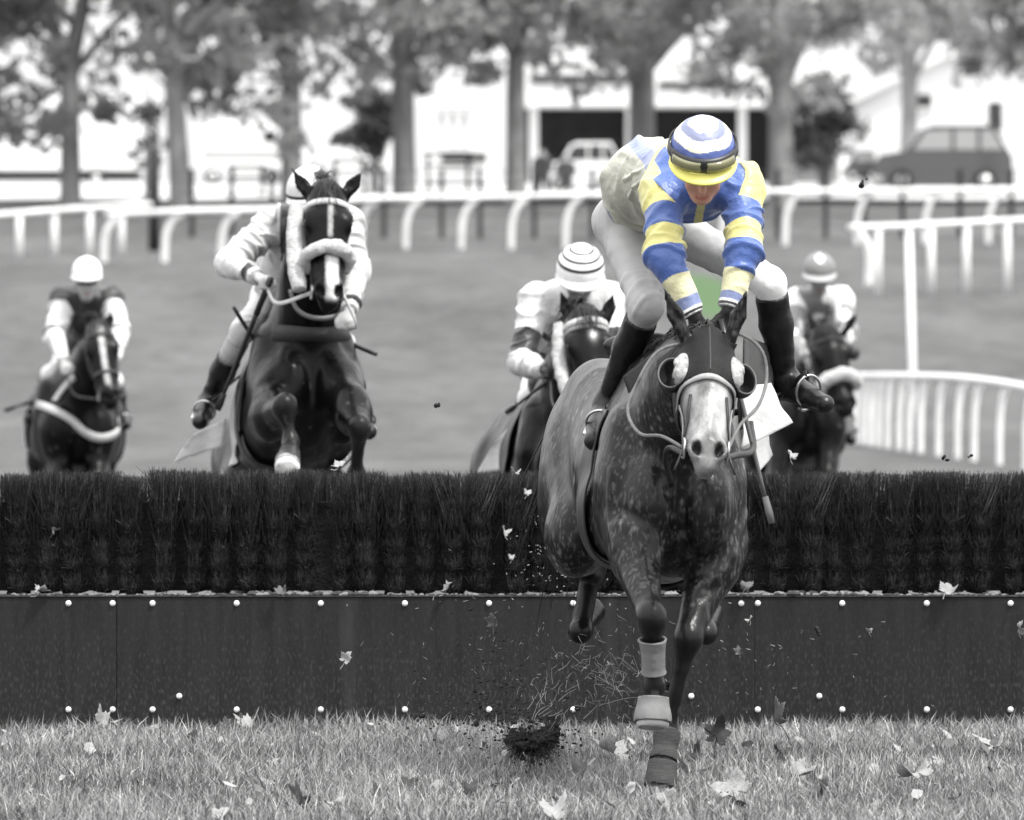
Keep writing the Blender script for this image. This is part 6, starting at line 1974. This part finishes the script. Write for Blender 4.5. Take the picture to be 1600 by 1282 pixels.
lit = []; lq = []; ltone = []; r = random.Random(77); n_ = 0
for i in range(230):
    Y = r.uniform(23.8, 28.8); x = r.uniform(-2.3, 2.3); sz = r.uniform(.010, .034); z = r.uniform(.02, .06)
    a = r.uniform(0, 6.28); k = r.randint(5, 7); pts_ = [V(math.cos(a + 6.283 * j / k) * sz * r.uniform(.5, 1.2), math.sin(a + 6.283 * j / k) * sz * r.uniform(.5, 1.2), 0) for j in range(k)]
    tx, ty = r.gauss(0, .6), r.gauss(.4, .5)
    for p_ in pts_: lit.append(V(x + p_[0], Y + p_[1] * math.cos(ty), z + p_[1] * math.sin(ty) + p_[0] * tx + 6 * p_[0] * p_[0]))
    lit.append(V(x, Y, z)); lq += [(n_ + j, n_ + (j + 1) % k, n_ + k) for j in range(k)]; ltone += [r.choice((0, 0, 1, 2))] * k; n_ += k + 1
me = mesh_np('leaf_litter', np.array(lit), None, lq, [M['leaf_pale'], M['leaf_grey'], M['leaf_dark']], ltone, smooth=False)
lo_ = bpy.data.objects.new('leaf_litter', me); link(lo_); tag(lo_, 'small broken bits of dead leaf scattered through the grass', 'leaf litter', kind='stuff')
Lz = [(697, 921, 34, 'leaf_pale', 60, 'pale leaf caught on the board ledge below the middle of the brush'),
      (1166, 919, 34, 'leaf_grey', 55, 'rounded grey leaf caught on the board ledge right of the grey horse'),
      (1478, 924, 44, 'leaf_pale', 25, 'crumpled pale leaf caught on the board ledge at the right'),
      (62, 926, 36, 'leaf_pale', 25, 'pale leaf caught on the board ledge at the far left'),
      (440, 927, 30, 'leaf_grey', 15, 'flat dull leaf caught on the board ledge under the bay horse')]
for i, (x, y, s, t, tl, lb) in enumerate(Lz): leaf(x, y, s, t, tl, lb, Y=28.86, seed=400 + i, name='caught_leaf', group='leaves caught on the hurdle')
Bz = [(530, 729, 44, 'leaf_pale', 8, 'white ragged leaf lying on top of the brush in front of the bay horse', 28.98),
      (805, 739, 26, 'leaf_pale', 10, 'small white leaf on top of the brush left of the grey horse', 28.96),
      (788, 833, 28, 'leaf_pale', 60, 'pale leaf stuck in the brush left of the grey horse', 28.9),
      (824, 772, 20, 'leaf_pale', 50, 'tiny pale leaf stuck high in the brush left of the grey horse', 28.9),
      (85, 832, 22, 'leaf_grey', 60, 'tiny dull leaf stuck in the brush at the far left', 28.9),
      (800, 873, 18, 'leaf_pale', 60, 'tiny white leaf stuck low in the brush left of the grey horse', 28.9)]
for i, (x, y, s, t, tl, lb, Y) in enumerate(Bz): leaf(x, y, s, t, tl, lb, Y=Y, seed=500 + i, name='caught_leaf', group='leaves caught on the hurdle')
Fz = [(540, 1031, 34, 'leaf_pale', 70, 'white torn leaf in the air in front of the board, left of the grey horse', 27.6),
      (772, 974, 38, 'leaf_grey', 80, 'blurred pale leaf in the air just under the ledge, left of the hind hoof', 27.2),
      (1120, 1152, 66, 'leaf_dark', 70, 'dark leaf with a long stalk in the air right of the planted hoof', 25.6),
      (1212, 1124, 74, 'leaf_grey', 60, 'large grey leaf blowing up at the right of the planted hoof', 25.9),
      (1358, 988, 16, 'leaf_pale', 70, 'tiny white curl in the air in front of the board at the right', 27.5),
      (1172, 970, 20, 'leaf_pale', 60, 'small pale torn leaf in the air under the ledge right of the grey horse', 27.0),
      (1155, 1020, 22, 'leaf_grey', 60, 'small dull torn leaf in the air below a pale one, right of the grey', 27.0),
      (1592, 986, 34, 'leaf_pale', 70, 'pale wisp in the air at the right edge in front of the board', 27.5),
      (1236, 714, 26, 'leaf_pale', 70, 'pale straw-like tuft in the air in front of the brown horse', 28.2)]
for i, (x, y, s, t, tl, lb, Y) in enumerate(Fz): leaf(x, y, s, t, tl, lb, Y=Y, seed=600 + i, name='flying_leaf', group='leaves blown into the air')

# torn clod of turf
c = P(832, 1160, 25.7)
S = SDF(c - .2, c + .2, .006); r = random.Random(8)
for i in range(26):
    S.ell(c + V(r.gauss(0, .034), r.gauss(0, .03), r.gauss(0, .022)), (r.uniform(.010, .034), r.uniform(.014, .03), r.uniform(.008, .022)), None, .015)
S.ell(c + V(.075, 0, .045), (.026, .022, .024), None, .02)
p_, q_ = S.surface(1); N_ = vnormals(p_, q_); p_ = p_ + N_ * (.014 * noise3(p_ * 60, 3) + .009 * noise3(p_ * 140, 4))[:, None]
cl = empty('turf_clod', c, 'dark torn clod of turf in the air left of the planted front hoof', 'clod')
sdf_obj('soil', p_, q_, M['soil'], cl)
rt_, dr_ = [], []
for i in range(40):
    a = r.uniform(0, 6.28); rt_.append(c + V(math.cos(a) * .05, r.gauss(0, .02), math.sin(a) * .03)); dr_.append(V(math.cos(a), r.gauss(0, .3), math.sin(a) - .2))
strands('roots', M['strap'], cl, rt_, dr_, .075, 520, 4, .0014, .5, .3)
strands('grass_blade', M['straw'], cl, rt_[:8], [V(.5, 0, .8)] * 8, .12, 12, 6, .002, .3, .0)
# flying soil crumbs
mb = MB(); r = random.Random(12)
for i in range(260):
    q = c + V(r.gauss(0, .075), r.gauss(0, .05), r.gauss(.012, .045)); s = r.uniform(.002, .0065)
    if q[2] > .02: mb.ball(q, (s * r.uniform(.7, 1.6), s, s * r.uniform(.6, 1.2)), 0, 5, 4)
for i in range(420):
    t = r.random(); x = 790 + r.gauss(0, 62) - 25 * t; y = 1150 - abs(r.gauss(0, 62)) + r.gauss(0, 22)
    q = P(x, y, r.uniform(25.4, 26.8)); s = r.uniform(.001, .005) * (2.2 if r.random() < .08 else 1)
    if q[2] < .03: continue
    mb.ball(q, (s * r.uniform(.6, 1.8), s, s * r.uniform(.5, 1.3)), 0, 5, 4)
for x, y, s in ((682, 632, .011), (1480, 715, .011), (1516, 712, .008), (1345, 290, .012), (1352, 284, .008), (1278, 985, .013), (1045, 1068, .02), (865, 1128, .03), (815, 1180, .02)):
    for k in range(3): mb.ball(P(x + r.gauss(0, 3), y + r.gauss(0, 3), 26.2), (s * r.uniform(.5, 1), s * .6, s * r.uniform(.4, .9)), 0, 6, 5)
for i in range(1500):
    q = P(836 + r.gauss(0, 85), 1100 + r.gauss(0, 55), r.uniform(25.4, 27.4)); s = r.uniform(.0006, .0022)
    if q[2] > .03: mb.ball(q, (s * r.uniform(.7, 1.8), s, s * r.uniform(.6, 1.4)), 1, 4, 3)
o = mb.build('soil_spray', [M['soil'], M['dust']]); tag(o, 'spray of dark soil crumbs thrown up by the hooves', 'soil', kind='stuff')
# flying grass and straw
mb = MB()
def straw(x, y, Y, L, a, bend, w_):
    p = P(x, y, Y); d = V(math.cos(a), r.gauss(0, .3), math.sin(a)); nn = V(-math.sin(a), 0, math.cos(a))
    pts = [p + d * L * (t - .5) + nn * bend * L * (1 - (2 * t - 1) ** 2) for t in (0, .33, .66, 1)]
    mb.tube(pts, [w_, w_, w_ * .8, w_ * .4], 3, cap=False)
for i in range(24):
    straw(950 + r.gauss(0, 34), 1048 + r.gauss(0, 30), r.uniform(25.9, 26.9), r.uniform(.02, .13), r.choice([r.gauss(-.6, .4), r.uniform(0, 3.1)]), r.gauss(0, .05), r.uniform(.0006, .0015))
for i in range(110): straw(945 + r.gauss(0, 36), 1050 + r.gauss(0, 34), r.uniform(25.9, 26.9), r.uniform(.012, .05), r.gauss(-.6, .8), r.gauss(0, .05), r.uniform(.0006, .0016))
for i in range(36): straw(872 + r.gauss(0, 26), 1100 + r.gauss(0, 26), r.uniform(25.6, 26.6), r.uniform(.02, .08), r.uniform(.4, 2.0), r.gauss(0, .1), r.uniform(.001, .002))
for i in range(150): straw(r.gauss(850, 120), r.gauss(1040, 62), r.uniform(26, 28.4), r.uniform(.004, .022), r.uniform(0, 3.1), 0, r.uniform(.0006, .0018))
for i in range(45): straw(r.gauss(1200, 120), r.gauss(1040, 55), r.uniform(26, 28.4), r.uniform(.004, .02), r.uniform(0, 3.1), 0, r.uniform(.0006, .0016))
for i in range(130): straw(r.gauss(880, 40), r.gauss(870, 35), r.uniform(28.0, 28.7), r.uniform(.004, .012), r.uniform(0, 3.1), 0, r.uniform(.001, .0028))
o = mb.build('grass_spray', M['straw']); tag(o, 'flying wisps of grass and straw kicked up behind the grey horse', 'straw', kind='stuff')

# spectators far behind
def person(px, foot, head, Y, label, c):
    a, b = at(px, foot, Y), at(px, head, Y); Hh = b[2] - a[2]
    a[2] = ground_z(Y); Hh = b[2] - a[2]
    rt = empty('person', a, label, 'spectator', 'spectators by the white car')
    S = SDF(a - V(.5, .4, .15), a + V(.5, .4, Hh + .2), .03)
    k = Hh / 1.75; z = lambda q: a + V(0, 0, q * k)
    for s in (-1, 1):
        S.cone(z(.90) + V(s * .09, 0, 0), z(.48) + V(s * .10, -.03, 0), .10, .075, .04); S.cone(z(.48) + V(s * .10, -.03, 0), z(.06) + V(s * .11, 0, 0), .07, .05, .03); S.cone(z(.05) + V(s * .11, 0, 0), z(.04) + V(s * .12, -.16, 0), .05, .04, .02)
        S.cone(z(1.40) + V(s * .19, 0, 0), z(1.12) + V(s * .25, .02, 0), .065, .055, .04); S.cone(z(1.12) + V(s * .25, .02, 0), z(.92) + V(s * .18, -.15, 0), .055, .04, .03)
    S.cone(z(.95), z(1.35), .17, .19, .06, (V(0, 1, 0), .7)); S.cone(z(1.4), z(1.55), .08, .06, .04); S.ell(z(1.64), (.085, .10, .12), None, .02)
    p, q = biggest(*S.surface(1)); cc = np.full((len(p), 3), c); cc[(p[:, 2] - a[2]) > 1.56 * k] = .25
    sdf_obj('body', p, q, M['attr_cloth'], rt, cc)
    MB().ball(z(1.70) + V(0, .02, 0), (.092, .10, .085)).build('hair', M['mane'], rt)
person(848, 296, 236, 183, 'person in dark clothes left of the white car, taller of two people', .03)
person(884, 298, 246, 182, 'person in dark clothes before the white car, shorter of two people', .04)
